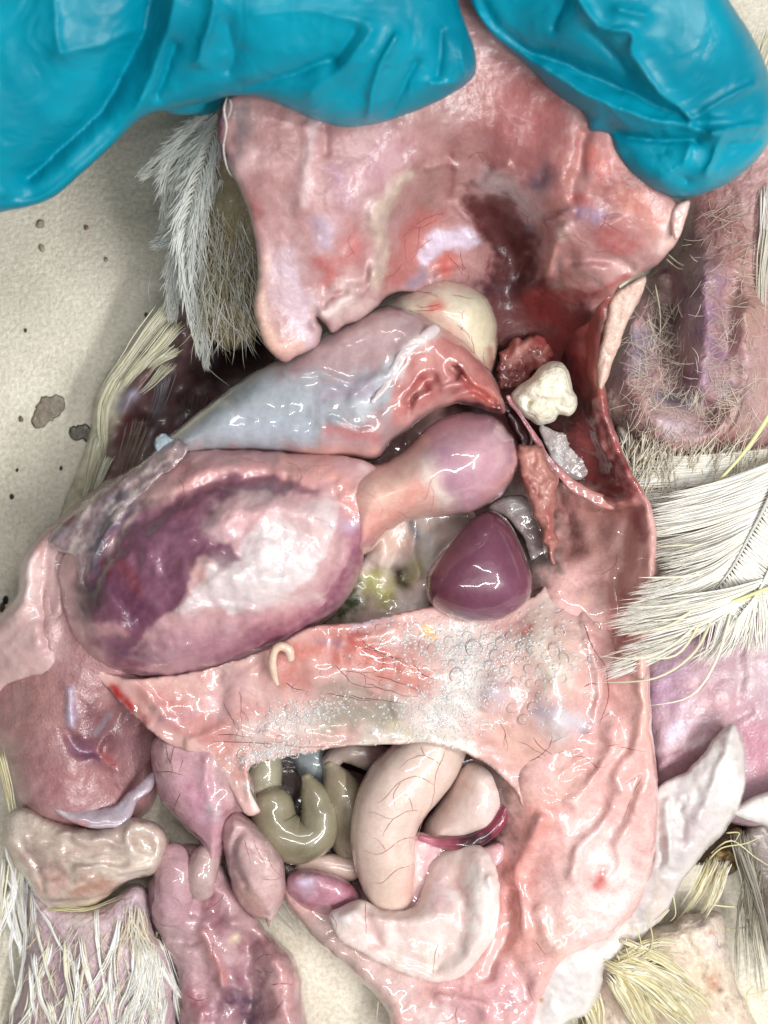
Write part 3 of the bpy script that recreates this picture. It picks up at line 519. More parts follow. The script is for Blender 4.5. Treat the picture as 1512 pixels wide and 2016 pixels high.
for s in ((700, 1270, .4), (760, 1290, .5), (680, 1320, .1), (980, 1420, .7), (1020, 1460, .5), (1040, 1500, -.4), (440, 1380, 1.5), (470, 1360, 1.2), (1120, 1160, 1.0)): branch(s[0], s[1], s[2], 70, 1.1, 2, V_)
veins('vessel_network', mem.z, V_, '#7d2b2d', M_vein, mem.o, poly=mem.poly, off=1.2)
V_ = [([(1200, 1405), (1180, 1420)], 1.2), ([(1215, 1470), (1255, 1478), (1280, 1480)], 1.2), ([(1195, 1470), (1225, 1465)], 1.0), ([(1262, 1530), (1240, 1580), (1225, 1620)], 1.2), ([(1230, 1545), (1260, 1525)], 1.0), ([(1055, 1855), (1075, 1880)], 1.2), ([(1195, 1310), (1205, 1260)], 1), ([(1190, 1300), (1198, 1370), (1180, 1430)], 1.6)]
for s in ((1130, 1490, -.5), (1230, 1200, 1.8), (900, 1980, 1.8), (1040, 1940, 1.2), (1215, 1090, 1.6)): branch(s[0], s[1], s[2], 70, 1.0, 1, V_)
veins('vessel_network', wall.z, V_, '#97433f', M_vein, wall.o, poly=wall.poly, off=.5)
tube('cartilage_hook', [(572, 1296, 322, 8), (568, 1278, 328, 10), (552, 1272, 330, 9), (540, 1282, 328, 8), (536, 1305, 322, 8), (540, 1330, 312, 7), (546, 1346, 304, 4)], '#d8bfaa', M_fat, bird, nz=1, seed=2)
# -- foam: large bubbles one by one, fine froth as one mass
def bubble_mats():
    m, N, L, B = nt('bubble_skin'); N.remove(B); out = N['Material Output']
    tr = N.new('ShaderNodeBsdfTransparent'); tr.inputs[0].default_value = (.99, .99, .99, 1); gl = N.new('ShaderNodeBsdfGlossy'); gl.inputs['Roughness'].default_value = .03
    fr = N.new('ShaderNodeFresnel'); fr.inputs[0].default_value = 1.12; mx = N.new('ShaderNodeMixShader'); L.new(fr.outputs[0], mx.inputs[0]); L.new(tr.outputs[0], mx.inputs[1]); L.new(gl.outputs[0], mx.inputs[2]); L.new(mx.outputs[0], out.inputs[0])
    m2, N, L, B = nt('froth_film'); B.inputs['Base Color'].default_value = (.78, .77, .76, 1); B.inputs['Roughness'].default_value = .25; B.inputs['Coat Weight'].default_value = 1; B.inputs['Coat Roughness'].default_value = .04
    B.inputs['Transmission Weight'].default_value = .12; B.inputs['IOR'].default_value = 1.1
    tr = N.new('ShaderNodeBsdfTransparent'); mx = N.new('ShaderNodeMixShader'); mx.inputs[0].default_value = .4; L.new(B.outputs[0], mx.inputs[1]); L.new(tr.outputs[0], mx.inputs[2]); L.new(mx.outputs[0], N['Material Output'].inputs[0])
    return m, m2
M_bub, M_froth = bubble_mats()
def dome_geo(nu=12, nv=4, ring=True):
    V = []; F = []
    for j in range(nv):
        ph = (math.pi/2)*j/nv
        for i in range(nu): V.append((math.cos(ph)*math.cos(6.2832*i/nu), math.cos(ph)*math.sin(6.2832*i/nu), math.sin(ph)*.75))
    V.append((0, 0, .75))
    for j in range(nv-1):
        for i in range(nu): F.append((j*nu+i, j*nu+(i+1) % nu, (j+1)*nu+(i+1) % nu, (j+1)*nu+i))
    T = [((nv-1)*nu+i, (nv-1)*nu+(i+1) % nu, nv*nu) for i in range(nu)]
    nd = len(F)+len(T); R = []
    if ring:
        b = len(V)
        for i in range(nu):
            a = 6.2832*i/nu
            for k in range(5):
                p = 6.2832*k/5; V.append(((1+.09*math.cos(p))*math.cos(a), (1+.09*math.cos(p))*math.sin(a), .12*math.sin(p)+.02))
        for i in range(nu):
            for k in range(5): R.append((b+i*5+k, b+((i+1) % nu)*5+k, b+((i+1) % nu)*5+(k+1) % 5, b+i*5+(k+1) % 5))
    return np.array(V), F, T, R
Vd, Fd, Td, Rd = dome_geo()
bme = bpy.data.meshes.new('bubble'); bme.from_pydata([tuple(v) for v in Vd], [], Fd+Td+Rd); bme.materials.append(M_bub); bme.materials.append(M_froth)
for i, p in enumerate(bme.polygons): p.use_smooth = True; p.material_index = 0 if i < len(Fd)+len(Td) else 1
placed = []
def pack(cx, cy, sx, sy, n, r0, r1, ang=0, tries=40):
    k = 0; m = n*tries; A = rng.randn(m)*sx; Bq = rng.randn(m)*sy
    X = cx+A*math.cos(ang)-Bq*math.sin(ang); Y = cy+A*math.sin(ang)+Bq*math.cos(ang); R_ = r0+(r1-r0)*rng.rand(m)**2.2; ok = inside(X, Y, mem.poly)
    for x, y, r in zip(X[ok], Y[ok], R_[ok]):
        if k >= n: break
        if any((x-q[0])**2+(y-q[1])**2 < (r+q[2])**2*.92 for q in placed): continue
        placed.append((x, y, r)); k += 1
pack(975, 1300, 40, 26, 26, 8, 17); pack(920, 1260, 70, 18, 30, 5, 10); pack(1060, 1330, 40, 40, 12, 6, 12); pack(860, 1370, 60, 40, 20, 5, 8); pack(1150, 1260, 20, 50, 14, 6, 11); pack(600, 1400, 40, 18, 26, 5, 9, -.2); pack(530, 1475, 34, 14, 26, 5, 11, -.15); pack(800, 1270, 40, 20, 24, 5, 9); pack(720, 1320, 40, 14, 14, 5, 8)
zz = mem.z(np.array([q[0] for q in placed]), np.array([q[1] for q in placed]))
for (x, y, r), z in zip(placed, zz):
    o = bpy.data.objects.new('bubble', bme); col.objects.link(o); o.parent = mem.o; o.location = Wp(x, y, z-1.5); s = r*K; o.scale = (s, s, s); o.rotation_euler = (0, 0, random.random()*6)
def froth(name, spots, host, parent):
    Vq, Fq, Tq, Rq = dome_geo(7, 2, False); P = []
    for cx, cy, sx, sy, ang, n, r0, r1 in spots:
        for _ in range(n):
            a, b = random.gauss(0, 1)*sx, random.gauss(0, 1)*sy
            P.append((cx+a*math.cos(ang)-b*math.sin(ang), cy+a*math.sin(ang)+b*math.cos(ang), r0+(r1-r0)*random.random()**2))
    P = np.array(P); m = inside(P[:, 0], P[:, 1], host.poly); P = P[m]; z = host.z(P[:, 0], P[:, 1])
    C = Wp(P[:, 0], P[:, 1], z-.8); n = len(P); nv = len(Vq)
    V = (C[:, None]+Vq[None]*(P[:, 2]*K)[:, None, None]).reshape(-1, 3)
    F = (np.array(Fq)[None]+np.arange(n)[:, None, None]*nv).reshape(-1, 4); T = (np.array(Tq)[None]+np.arange(n)[:, None, None]*nv).reshape(-1, 3)
    tag(mesh_obj(name, V, [F, T], M_froth, parent), kind='stuff')
froth('froth', [(930, 1290, 60, 30, 0, 700, 1.8, 4), (880, 1390, 60, 34, -.3, 800, 1.5, 3.4), (600, 1405, 60, 16, -.2, 520, 1.5, 3.4), (530, 1480, 45, 12, -.2, 520, 1.5, 3.6), (1080, 1300, 50, 60, 0, 260, 2, 4), (850, 1420, 70, 30, 0, 260, 1.8, 3.6), (820, 1260, 60, 20, 0, 200, 2, 4)], mem, mem.o)
# -- lower gut: olive loops
def gut(name, pts, base, cols=(), seed=0, mat=None, vs=(), vc='#9a5048', nz=3, flat=1.0):
    o = tube(name, pts, base, mat or M_smooth, bird, cols, 26, nz, seed, flat, 6)
    if vs:
        L_ = []
        for v in vs:
            if isinstance(v, tuple) and len(v) == 4: branch(v[0], v[1], v[2], v[3], 1.3, 2, L_)
            else: L_.append((v, 1.5))
        veins('vessel_network', tube_z(pts), L_, vc, M_vein, o, off=.3)
    return o
OL = '#877f69'
gut('olive_gut_loop', [(538, 1585, 120, 42), (545, 1630, 122, 48), (585, 1655, 124, 47), (622, 1640, 126, 42), (628, 1595, 128, 36), (614, 1555, 130, 24), (604, 1532, 130, 12)], OL, [('#989078', [(540, 1570)], 26, .8), ('#6d6850', [(560, 1680), (640, 1690)], 16, .7), ('#9b957c', [(610, 1540)], 16, .6)], 1)
gut('olive_gut_loop', [(650, 1508, 130, 14), (668, 1545, 128, 34), (690, 1600, 114, 42), (692, 1660, 90, 38)], '#8b7f6a', [('#a09680', [(655, 1515)], 18, .8), ('#6a5a4a', [(690, 1640)], 20, .7)], 2)
gut('olive_gut_loop', [(522, 1480, 110, 34), (520, 1535, 105, 36), (530, 1590, 90, 30)], '#97917c', [], 3)
gut('grey_gut_loop', [(600, 1470, 80, 34), (625, 1510, 78, 38), (650, 1560, 60, 30)], '#858d90', [], 4)
gut('glossy_gut_loop', [(650, 1500, 120, 18), (672, 1482, 128, 20), (705, 1486, 130, 24), (760, 1500, 110, 30)], '#a09088', [('#6f4a4c', [(740, 1500)], 20, .8)], 5, M_film)
# -- pale thick loop
gut('pale_gut_loop', [(872, 1436, 160, 60), (836, 1500, 168, 70), (782, 1562, 172, 73), (756, 1630, 165, 66), (760, 1700, 150, 62), (772, 1770, 130, 48)], '#d6beb2',
    [('#dcc6bb', [(830, 1510), (760, 1600)], 40, .6), ('#c9b0a0', [(720, 1700), (760, 1760)], 30, .6), ('#cf9a90', [(820, 1720), (800, 1760)], 16, .6), ('#ddcbb8', [(870, 1450)], 30, .6)], 6, None,
    [[(882, 1468), (858, 1525), (851, 1578), (830, 1622), (815, 1680), (820, 1735)], [(853, 1545), (818, 1528), (782, 1545), (755, 1575), (735, 1582)], [(842, 1600), (808, 1596), (772, 1612), (735, 1600), (715, 1605)], [(824, 1648), (788, 1655), (748, 1682), (712, 1672)], [(818, 1700), (786, 1712), (752, 1738), (728, 1735)], [(868, 1505), (836, 1488), (806, 1496), (785, 1515)],
     [(790, 1542), (775, 1562), (778, 1590)], [(776, 1610), (760, 1632), (752, 1650)], [(812, 1596), (805, 1570), (788, 1560)], [(760, 1675), (745, 1655), (728, 1650)], [(838, 1490), (828, 1470)]], '#bb8074', 1.5)
tw = relief('twisted_gut_loop', [(822, 1660), (838, 1615), (870, 1570), (896, 1520), (915, 1490), (950, 1488), (985, 1510), (1004, 1560), (994, 1615), (958, 1652), (895, 1676), (845, 1676)], [(850, 1640, 160), (900, 1570, 190), (940, 1540, 205), (970, 1570, 205), (930, 1620, 195), (930, 1500, 190)], '#d8c0b8', M_smooth, bird, edge=60, drop=80, under=50, h=4, nz=(1, 60), seed=36,
    cols=[('#b8606c', [(1000, 1530), (996, 1590), (970, 1640)], 11, .9), ('#b5586a', [(830, 1655), (900, 1668)], 14, .9), ('#2b1622', [(915, 1660), (952, 1648)], 14, .95), ('#b8586a', [(1000, 1530), (1000, 1580), (985, 1620)], 12, .7), ('#c99c8c', [(925, 1545)], 12, .4), ('#d8c4c0', [(960, 1590)], 20, .5)])
tube('blood_filled_vessel', [(985, 1508, 172, 6), (1000, 1545, 182, 10), (998, 1585, 184, 12), (980, 1622, 182, 13), (950, 1648, 178, 15), (915, 1660, 172, 15), (870, 1660, 166, 11), (828, 1650, 160, 6)], '#823848', M_film, bird, [('#24121d', [(915, 1664), (955, 1650)], 18, .95), ('#c98090', [(840, 1655)], 26, .7), ('#c08088', [(1003, 1550)], 24, .6)], nz=2, flat=.7)
gut('dark_gut_fold', [(912, 1500, 150, 13), (930, 1496, 152, 11), (955, 1500, 145, 10)], '#3a2428', [], 8, M_film)
gut('tan_gut_fold', [(600, 1702, 96, 22), (640, 1705, 98, 26), (690, 1712, 96, 24)], '#c4aaa0', [], 9)
relief('mesentery_sheet', [(800, 1650), (835, 1640), (880, 1660), (930, 1672), (985, 1660), (985, 1700), (930, 1720), (900, 1770), (870, 1810), (800, 1810), (780, 1740)], [(830, 1670, 150), (900, 1690, 150), (960, 1680, 160), (850, 1780, 160), (820, 1730, 150)], '#cfa6aa', M_film, bird, edge=12, drop=6, under=20, h=5, nz=(5, 40), seed=48,
    cols=[('#dcc0bc', [(830, 1660), (820, 1740)], 14, .7), ('#a87078', [(900, 1700)], 16, .6), ('#8a5a60', [(940, 1690)], 12, .5)])
# -- pink bump and white fat flap at the lower end
bump = relief('pink_gut_knuckle', [(560, 1745), (578, 1712), (630, 1712), (690, 1735), (712, 1770), (690, 1800), (640, 1808), (592, 1790)], [(600, 1740, 160), (650, 1755, 170), (690, 1770, 150), (620, 1780, 150)], '#b5808f', M_wet, bird, edge=36, drop=70, under=50, h=5, seed=10,
    cols=[('#c0b4c8', [(600, 1742)], 22, .85), ('#8f4a55', [(690, 1745)], 16, .8), ('#9a5560', [(610, 1790)], 14, .7)])
fat = relief('white_fat_flap', [(650, 1796), (690, 1776), (715, 1772), (760, 1792), (815, 1784), (832, 1745), (845, 1700), (870, 1675), (910, 1664), (945, 1664), (970, 1690), (984, 1750), (982, 1800), (972, 1845), (940, 1892), (905, 1924), (858, 1934), (800, 1918), (722, 1882), (672, 1852), (652, 1822)],
    [(680, 1810, 190), (760, 1830, 196), (850, 1820, 205), (940, 1720, 215), (950, 1800, 218), (900, 1880, 205), (780, 1880, 195), (850, 1770, 200), (860, 1710, 165), (890, 1700, 185), (905, 1740, 195)], '#ddc9c3', M_fat, bird, edge=40, drop=[(650, 1796, 22), (760, 1792, 14), (840, 1720, 30), (880, 1675, 25), (945, 1668, 12), (984, 1750, 12), (972, 1845, 9), (905, 1924, 7), (800, 1918, 6), (672, 1852, 10), (820, 1850, 30)], under=60, h=5, nz=(4, 50), seed=11,
    feats=[([(935, 1680), (952, 1760), (945, 1850), (915, 1900)], 30, 12), ([(900, 1700), (908, 1770), (905, 1840), (870, 1890)], 24, -7), ([(980, 1790), (965, 1850)], 9, -14), ([(720, 1790), (735, 1850)], 12, -8), ([(965, 1730), (975, 1760)], 10, 12), ([(690, 1800), (800, 1815), (880, 1800)], 26, 12), ([(740, 1860), (860, 1900)], 10, -6)],
    cols=[('#d8b0ac', [(735, 1820), (740, 1850)], 26, .7), ('#e8e2dd', [(940, 1720), (950, 1830)], 26, .8), ('#ddc3b8', [(850, 1890), (790, 1880)], 26, .6), ('#e6dedc', [(670, 1805)], 18, .8), ('#d2aab0', [(865, 1720), (870, 1770)], 20, .7), ('#dcb4ac', [(900, 1710), (908, 1790), (880, 1870)], 16, .7), ('#d9bab0', [(905, 1840)], 14, .6)]+blotches(50, (650, 1680, 980, 1930), .9, 60, 10, ['#d8b4ae', '#e8e0dc', '#cfa8a4', '#e2c8c0'], .45, 46))
V_ = [([(722, 1775), (718, 1800), (722, 1830), (720, 1850)], 1.7), ([(652, 1800), (660, 1815), (662, 1835)], 1.5), ([(862, 1860), (855, 1890), (852, 1925)], 1.3), ([(868, 1862), (862, 1890)], 1.1), ([(655, 1795), (668, 1782)], 1.3)]
veins('vessel_network', fat.z, V_, '#a5504a', M_vein, fat.o, poly=fat.poly)
# -- gut hanging out at the lower left
g1 = relief('mauve_gut_loop', [(298, 1475), (320, 1440), (365, 1432), (410, 1440), (455, 1475), (495, 1530), (505, 1590), (470, 1605), (448, 1640), (438, 1700), (415, 1725), (398, 1700), (388, 1655), (345, 1610), (310, 1560)],
    [(340, 1490, 230), (400, 1490, 240), (360, 1560, 225), (440, 1560, 225), (420, 1650, 190), (480, 1580, 215)], '#bd929a', M_wet, bird, edge=48, drop=90, under=80, h=5, nz=(3, 50), seed=12,
    feats=[([(445, 1470), (470, 1540), (500, 1590)], 14, 14), ([(405, 1490), (410, 1570), (430, 1640)], 12, 8), ([(420, 1600), (445, 1590)], 18, 10)],
    cols=[('#c7a3a2', [(330, 1470), (320, 1530)], 26, .7), ('#b07c90', [(380, 1560), (400, 1620)], 30, .7), ('#cfb2ac', [(440, 1500), (480, 1570)], 20, .7), ('#c7b0b8', [(420, 1600)], 20, .7), ('#9a6a6e', [(440, 1590), (450, 1610)], 10, .6), ('#e0d2c8', [(490, 1550), (502, 1590)], 8, .8)])
V_ = [([(328, 1465), (330, 1490), (340, 1510), (335, 1530)], 1.7), ([(345, 1460), (340, 1485), (332, 1505)], 1.5), ([(302, 1522), (330, 1520), (365, 1528)], 1.8), ([(310, 1568), (340, 1568), (358, 1560)], 1.7), ([(355, 1562), (345, 1585), (340, 1605)], 1.6), ([(338, 1408 + 30), (350, 1450)], 1.4), ([(310, 1500), (318, 1515)], 1.3), ([(360, 1495), (352, 1520)], 1.3)]
veins('vessel_network', g1.z, V_, '#6d3038', M_vein, g1.o, poly=g1.poly)
g2 = relief('hanging_gut_sac', [(432, 1620), (452, 1596), (478, 1600), (520, 1640), (556, 1690), (562, 1750), (548, 1795), (530, 1826), (522, 1812), (490, 1800), (462, 1760), (445, 1700)], [(455, 1630, 205), (510, 1690, 215), (500, 1760, 195), (540, 1760, 190), (528, 1810, 165)], '#bf9e9e', M_wet, bird, edge=42, drop=80, under=60, h=5, nz=(3, 45), seed=13,
    feats=[([(470, 1640), (462, 1690), (475, 1740)], 8, -12), ([(452, 1640), (448, 1680)], 8, 8)],
    cols=[('#c9aaa6', [(520, 1690), (530, 1740)], 26, .7), ('#b88d80', [(510, 1800), (470, 1760)], 20, .8), ('#8f6f74', [(455, 1680), (470, 1730)], 14, .7), ('#cdb5a8', [(528, 1815)], 10, .7)])
V_ = []
for s in ((500, 1650, 1.4), (530, 1680, 1.8), (480, 1650, 1.6), (515, 1730, .2)): branch(s[0], s[1], s[2], 60, 1.1, 1, V_)
veins('vessel_network', g2.z, V_, '#8d5358', M_vein, g2.o, poly=g2.poly)
g3 = relief('mesentery_pile', [(285, 1770), (300, 1715), (335, 1672), (380, 1660), (430, 1690), (470, 1760), (520, 1826), (566, 1868), (592, 1915), (597, 1970), (592, 2090), (372, 2090), (352, 1965), (340, 1905), (312, 1850)],
    [(330, 1720, 120), (400, 1730, 130), (340, 1800, 110), (430, 1850, 110), (540, 1880, 110), (560, 1960, 120), (450, 1960, 75), (400, 2000, 80), (480, 1800, 120), (520, 2040, 100)], '#b29094', M_wet, bird, edge=40, drop=70, under=40, h=5, nz=(16, 70), seed=14,
    feats=[([(390, 1660), (385, 1740)], 20, -14), ([(300, 1840), (380, 1850)], 12, -12), ([(400, 1830), (440, 1940)], 12, 18), ([(490, 1850), (500, 1960), (480, 2040)], 24, -34), ([(540, 1900), (555, 2000)], 34, 30), ([(320, 1790), (400, 1800)], 9, -9), ([(460, 1820), (500, 1840)], 16, 16)],
    cols=[('#b5909a', [(340, 1720), (360, 1780)], 40, .7), ('#8a5a66', [(470, 1930), (430, 2000)], 40, .7), ('#4a2f45', [(470, 1970), (500, 2010)], 30, .8), ('#8c4a58', [(430, 1820), (410, 1770)], 24, .6), ('#b98080', [(400, 1840), (440, 1930)], 10, .85), ('#c09292', [(545, 1890), (560, 2000)], 34, .9), ('#845058', [(520, 1850), (480, 1860)], 20, .6), ('#d6c4a8', [(462, 1850)], 10, .8), ('#9a5560', [(380, 1960), (400, 1990)], 20, .6), ('#b09a98', [(345, 1890), (320, 1830)], 20, .5)])
V_ = [([(330, 1690), (340, 1720), (370, 1750), (400, 1760)], 1.6), ([(500, 1895), (520, 1880), (540, 1878)], 1.6), ([(370, 1960), (390, 1970), (410, 1965)], 1.8), ([(500, 1910), (530, 1915), (545, 1910)], 1.5), ([(420, 1855), (418, 1880), (430, 1900)], 1.2), ([(535, 1940), (560, 1936), (580, 1940)], 1.5), ([(290, 1782), (340, 1786), (370, 1782)], 1.3), ([(295, 1800), (350, 1808)], 1.3)]
for s in ((340, 1740, 1.7), (560, 1960, 1.5), (520, 1990, 1.4), (440, 1760, 1.9)): branch(s[0], s[1], s[2], 50, 1.1, 2, V_)
veins('vessel_network', g3.z, V_, '#6f2f38', M_vein, g3.o, poly=g3.poly)
gut('limp_gut_fold', [(405, 1690, 130, 30), (395, 1730, 130, 32), (398, 1752, 125, 24)], '#b39794', [('#9c8480', [(400, 1750)], 18, .6)], 15, M_wet)
gut('limp_gut_fold', [(340, 1690, 110, 36), (345, 1730, 115, 42), (338, 1790, 100, 40)], '#b08c92', [], 16, M_wet, ((345, 1720, 1.2, 60), (330, 1760, .4, 40)), '#74404a')
# -- left thigh muscle and the skin folds below it
thigh = relief('thigh_muscle', [(-90, 1290), (-30, 1240), (10, 1205), (35, 1170), (40, 1110), (70, 1065), (115, 1020), (180, 968), (230, 940), (330, 960), (330, 1300), (345, 1400), (330, 1500), (312, 1560), (280, 1610), (200, 1640), (90, 1625), (40, 1590), (12, 1530), (-10, 1470), (-90, 1440)],
    [(-60, 1350, 90), (20, 1250, 190), (60, 1120, 200), (150, 1010, 225), (250, 1000, 240), (120, 1250, 235), (60, 1400, 205), (150, 1400, 232), (200, 1470, 195), (280, 1450, 105), (250, 1500, 120), (120, 1540, 215), (250, 1570, 150), (40, 1540, 170), (260, 1300, 240)],
    '#a07678', M_muscle, bird, edge=46, drop=80, under=90, h=6, nz=(5, 60), seed=15,  # muscle colour darkened to hold the shade on this side
    feats=[([(135, 1360), (140, 1400), (138, 1430)], 8, 12), ([(130, 1440), (160, 1480), (200, 1465), (240, 1400)], 12, -20), ([(60, 1110), (50, 1200), (30, 1260)], 20, 16), ([(110, 1060), (90, 1150), (100, 1280)], 14, 10), ([(195, 1480), (225, 1510)], 6, -9), ([(80, 1250), (60, 1270)], 18, 8)],
    cols=blotches(110, (0, 1200, 320, 1620), 2.3, 60, 7, ['#c09a98', '#946466', '#b88c88', '#7d5054'], .4, 13, .4)+[('#c9a5a0', [(30, 1220), (10, 1260)], 34, .85), ('#d3b8b4', [(60, 1100), (40, 1180)], 24, .9), ('#c2a09f', [(110, 1060), (80, 1170), (110, 1280)], 30, .7), ('#a87b76', [(80, 1360), (60, 1420)], 50, .6), ('#6a3c42', [(190, 1420), (170, 1470), (250, 1440)], 40, .85), ('#6f4a66', [(150, 1470), (190, 1480)], 16, .7), ('#846468', [(240, 1450), (270, 1500)], 30, .7),
          ('#b3a6bc', [(136, 1355), (141, 1400), (140, 1425)], 8, .9), ('#9b9aa6', [(215, 1405), (190, 1445)], 7, .5), ('#9f6e70', [(120, 1530), (200, 1540)], 34, .6), ('#d0b6b0', [(70, 1260)], 14, .7), ('#8f3f42', [(200, 1475), (225, 1508)], 7, .7), ('#7a2c34', [(150, 1000), (200, 955)], 8, .6), ('#c08880', [(70, 1090), (85, 1060)], 10, .6), ('#8d6a6e', [(300, 1450)], 30, .6)])
roll = relief('flank_skin_roll', [(-90, 1330), (-40, 1250), (5, 1205), (36, 1165), (38, 1110), (70, 1062), (115, 1030), (165, 1040), (172, 1110), (158, 1190), (170, 1270), (195, 1325), (150, 1345), (80, 1330), (20, 1345), (-40, 1390)],
    [(-40, 1310, 170), (30, 1240, 235), (60, 1120, 245), (120, 1070, 235), (130, 1200, 225), (140, 1300, 225), (170, 1200, 205), (60, 1300, 238)], '#c0a09e', M_fat, bird, edge=34, drop=[(-90, 1330, 60), (5, 1205, 60), (38, 1110, 60), (115, 1030, 40), (172, 1110, 5), (170, 1270, 5), (150, 1345, 10), (20, 1345, 10)], under=40, h=5, nz=(6, 50), seed=43, ol=(2, 40),
    feats=[([(60, 1080), (52, 1150), (40, 1200)], 14, 10), ([(100, 1060), (85, 1150), (95, 1260)], 12, -10), ([(70, 1262), (95, 1255)], 14, 9), ([(130, 1080), (118, 1200)], 10, 8)],
    cols=[('#d8c4c0', [(55, 1110), (45, 1170)], 20, .8), ('#b08a8c', [(120, 1200), (110, 1300)], 34, .7), ('#cbb0aa', [(0, 1260), (30, 1220)], 30, .6), ('#a87472', [(75, 1095), (85, 1060)], 8, .6)]+blotches(40, (-20, 1040, 180, 1330), 1.9, 60, 8, ['#d4bab6', '#a07a7c', '#c8a8a4'], .45, 45))
relief('tendon_band', [(95, 1584), (140, 1592), (185, 1592), (225, 1584), (250, 1562), (280, 1535), (305, 1520), (300, 1550), (270, 1580), (258, 1610), (235, 1628), (185, 1630), (140, 1618)], [(110, 1590, 194), (200, 1605, 190), (250, 1590, 182), (295, 1535, 156)], '#a596a0', M_wet, bird, edge=26, drop=7, under=14, h=5, seed=16, nz=(2, 40),
    cols=[('#b3a0a6', [(110, 1600), (160, 1618)], 12, .7), ('#c0bfca', [(240, 1590)], 12, .5), ('#a0484a', [(140, 1621), (170, 1624)], 6, .7)])
fold = relief('knee_skin_fold', [(15, 1600), (55, 1590), (100, 1612), (150, 1626), (210, 1628), (262, 1608), (310, 1622), (332, 1650), (322, 1690), (300, 1722), (262, 1732), (240, 1742), (190, 1778), (140, 1790), (95, 1790), (68, 1765), (50, 1730), (20, 1690), (5, 1650)],
    [(40, 1640, 165), (120, 1650, 195), (220, 1660, 200), (310, 1660, 185), (260, 1690, 200), (150, 1720, 180), (120, 1770, 150), (200, 1760, 155), (60, 1720, 150)], '#bca99e', M_wet, bird, edge=26, drop=45, under=50, h=5, nz=(5, 60), seed=17,
    feats=[([(120, 1650), (200, 1655), (240, 1665)], 9, 10), ([(130, 1675), (200, 1680), (235, 1675)], 7, -8), ([(275, 1655), (290, 1668)], 12, -9), ([(150, 1715), (200, 1705), (260, 1715), (300, 1700)], 9, 10), ([(305, 1675)], 18, 8), ([(60, 1640), (130, 1662), (220, 1668)], 7, -9), ([(100, 1690), (170, 1700), (250, 1695)], 6, -9), ([(90, 1740), (150, 1735), (220, 1722)], 7, 8), ([(40, 1660), (70, 1700), (80, 1750)], 8, -9), ([(85, 1700), (110, 1720)], 14, -10), ([(255, 1640), (262, 1680)], 10, 12)],
    cols=[('#a86a4c', [(160, 1750), (210, 1735)], 20, .8), ('#8f7a74', [(80, 1700), (60, 1680)], 22, .6), ('#c89a90', [(110, 1730), (95, 1750)], 20, .6), ('#d3c5b6', [(200, 1715), (290, 1700)], 20, .6), ('#cfc7bb', [(40, 1630)], 24, .6), ('#9a7c74', [(85, 1705), (110, 1705)], 10, .7), ('#d2bf9a', [(120, 1788), (200, 1775), (240, 1745)], 7, .8)]+blotches(50, (20, 1600, 330, 1780), .1, 50, 8, ['#cdbdb0', '#a08a82', '#d6c8ba', '#b08f84'], .45, 47, .3))
shank = relief('feathered_shank', [(60, 1745), (120, 1780), (200, 1780), (262, 1740), (292, 1760), (300, 1830), (335, 1880), (345, 2000), (345, 2090), (25, 2090), (35, 1950), (52, 1850)], [(100, 1790, 110), (250, 1780, 120), (200, 1850, 125), (80, 1900, 75), (300, 1900, 90), (180, 1990, 115), (60, 2050, 60), (320, 2050, 70)], '#b79fa4', M_skin, bird, edge=40, drop=55, under=40, h=6, nz=(7, 50), seed=18,
    cols=[('#c2a0b4', [(200, 1950), (190, 2010)], 40, .7), ('#a89aa0', [(260, 1790)], 30, .6), ('#9a8290', [(130, 1920)], 26, .6), ('#8f3f34', [(228, 1850)], 7, .8), ('#cbbcb4', [(160, 1810)], 26, .6)])
# -- left wing under the liver
wing = relief('left_wing', [(300, 640), (335, 590), (390, 575), (440, 620), (500, 600), (540, 690), (520, 760), (430, 830), (350, 900), (300, 950), (190, 1000), (118, 1030), (130, 980), (160, 905), (178, 845), (190, 775), (235, 705)],
    [(330, 620, 130), (250, 720, 95), (200, 800, 85), (170, 920, 70), (140, 1000, 50), (330, 700, 110), (420, 720, 50), (280, 800, 90), (350, 850, 60), (260, 920, 80), (480, 660, 60)], '#6d4f50', M_dull, bird, edge=20, drop=40, under=30, h=6, nz=(8, 50), seed=19,
    feats=[([(290, 740), (250, 800), (225, 860)], 16, 20), ([(240, 830), (300, 830)], 12, -16), ([(305, 830), (270, 930)], 8, 10)],
    cols=[('#cfcbb0', [(330, 610), (240, 720), (195, 830), (150, 960), (130, 1010)], 26, .9), ('#c9c49c', [(315, 700)], 22, .9), ('#3a2226', [(420, 740), (380, 800), (460, 680)], 50, .9), ('#281618', [(430, 690), (480, 660)], 34, .8), ('#9b95a8', [(265, 775), (230, 800)], 16, .8), ('#6a3a3c', [(250, 840), (280, 870)], 24, .7), ('#8d7466', [(240, 920), (280, 880)], 26, .7), ('#857f84', [(310, 810), (285, 900)], 9, .7), ('#4a2a2c', [(270, 810), (310, 830)], 12, .7), ('#c2bea4', [(200, 960), (170, 985)], 20, .7), ('#6a5560', [(400, 700)], 18, .4)])  # near-black patches: dark red flesh with shadow painted in
# -- feathered skin edge behind the breast
nape = relief('matted_down_skin', [(420, 215), (455, 195), (490, 260), (505, 400), (525, 560), (512, 650), (470, 690), (420, 665), (395, 560), (392, 420), (402, 300)], [(440, 220, 430), (450, 400, 300), (470, 500, 260), (450, 640, 190)], '#8f866c', M_skin, bird, edge=24, drop=40, under=40, h=6, nz=(12, 40), seed=20, cols=[('#a08a50', [(440, 460), (450, 480)], 20, .6), ('#4a3a2c', [(470, 590), (480, 640)], 34, .8), ('#8c8468', [(440, 540)], 24, .5)])
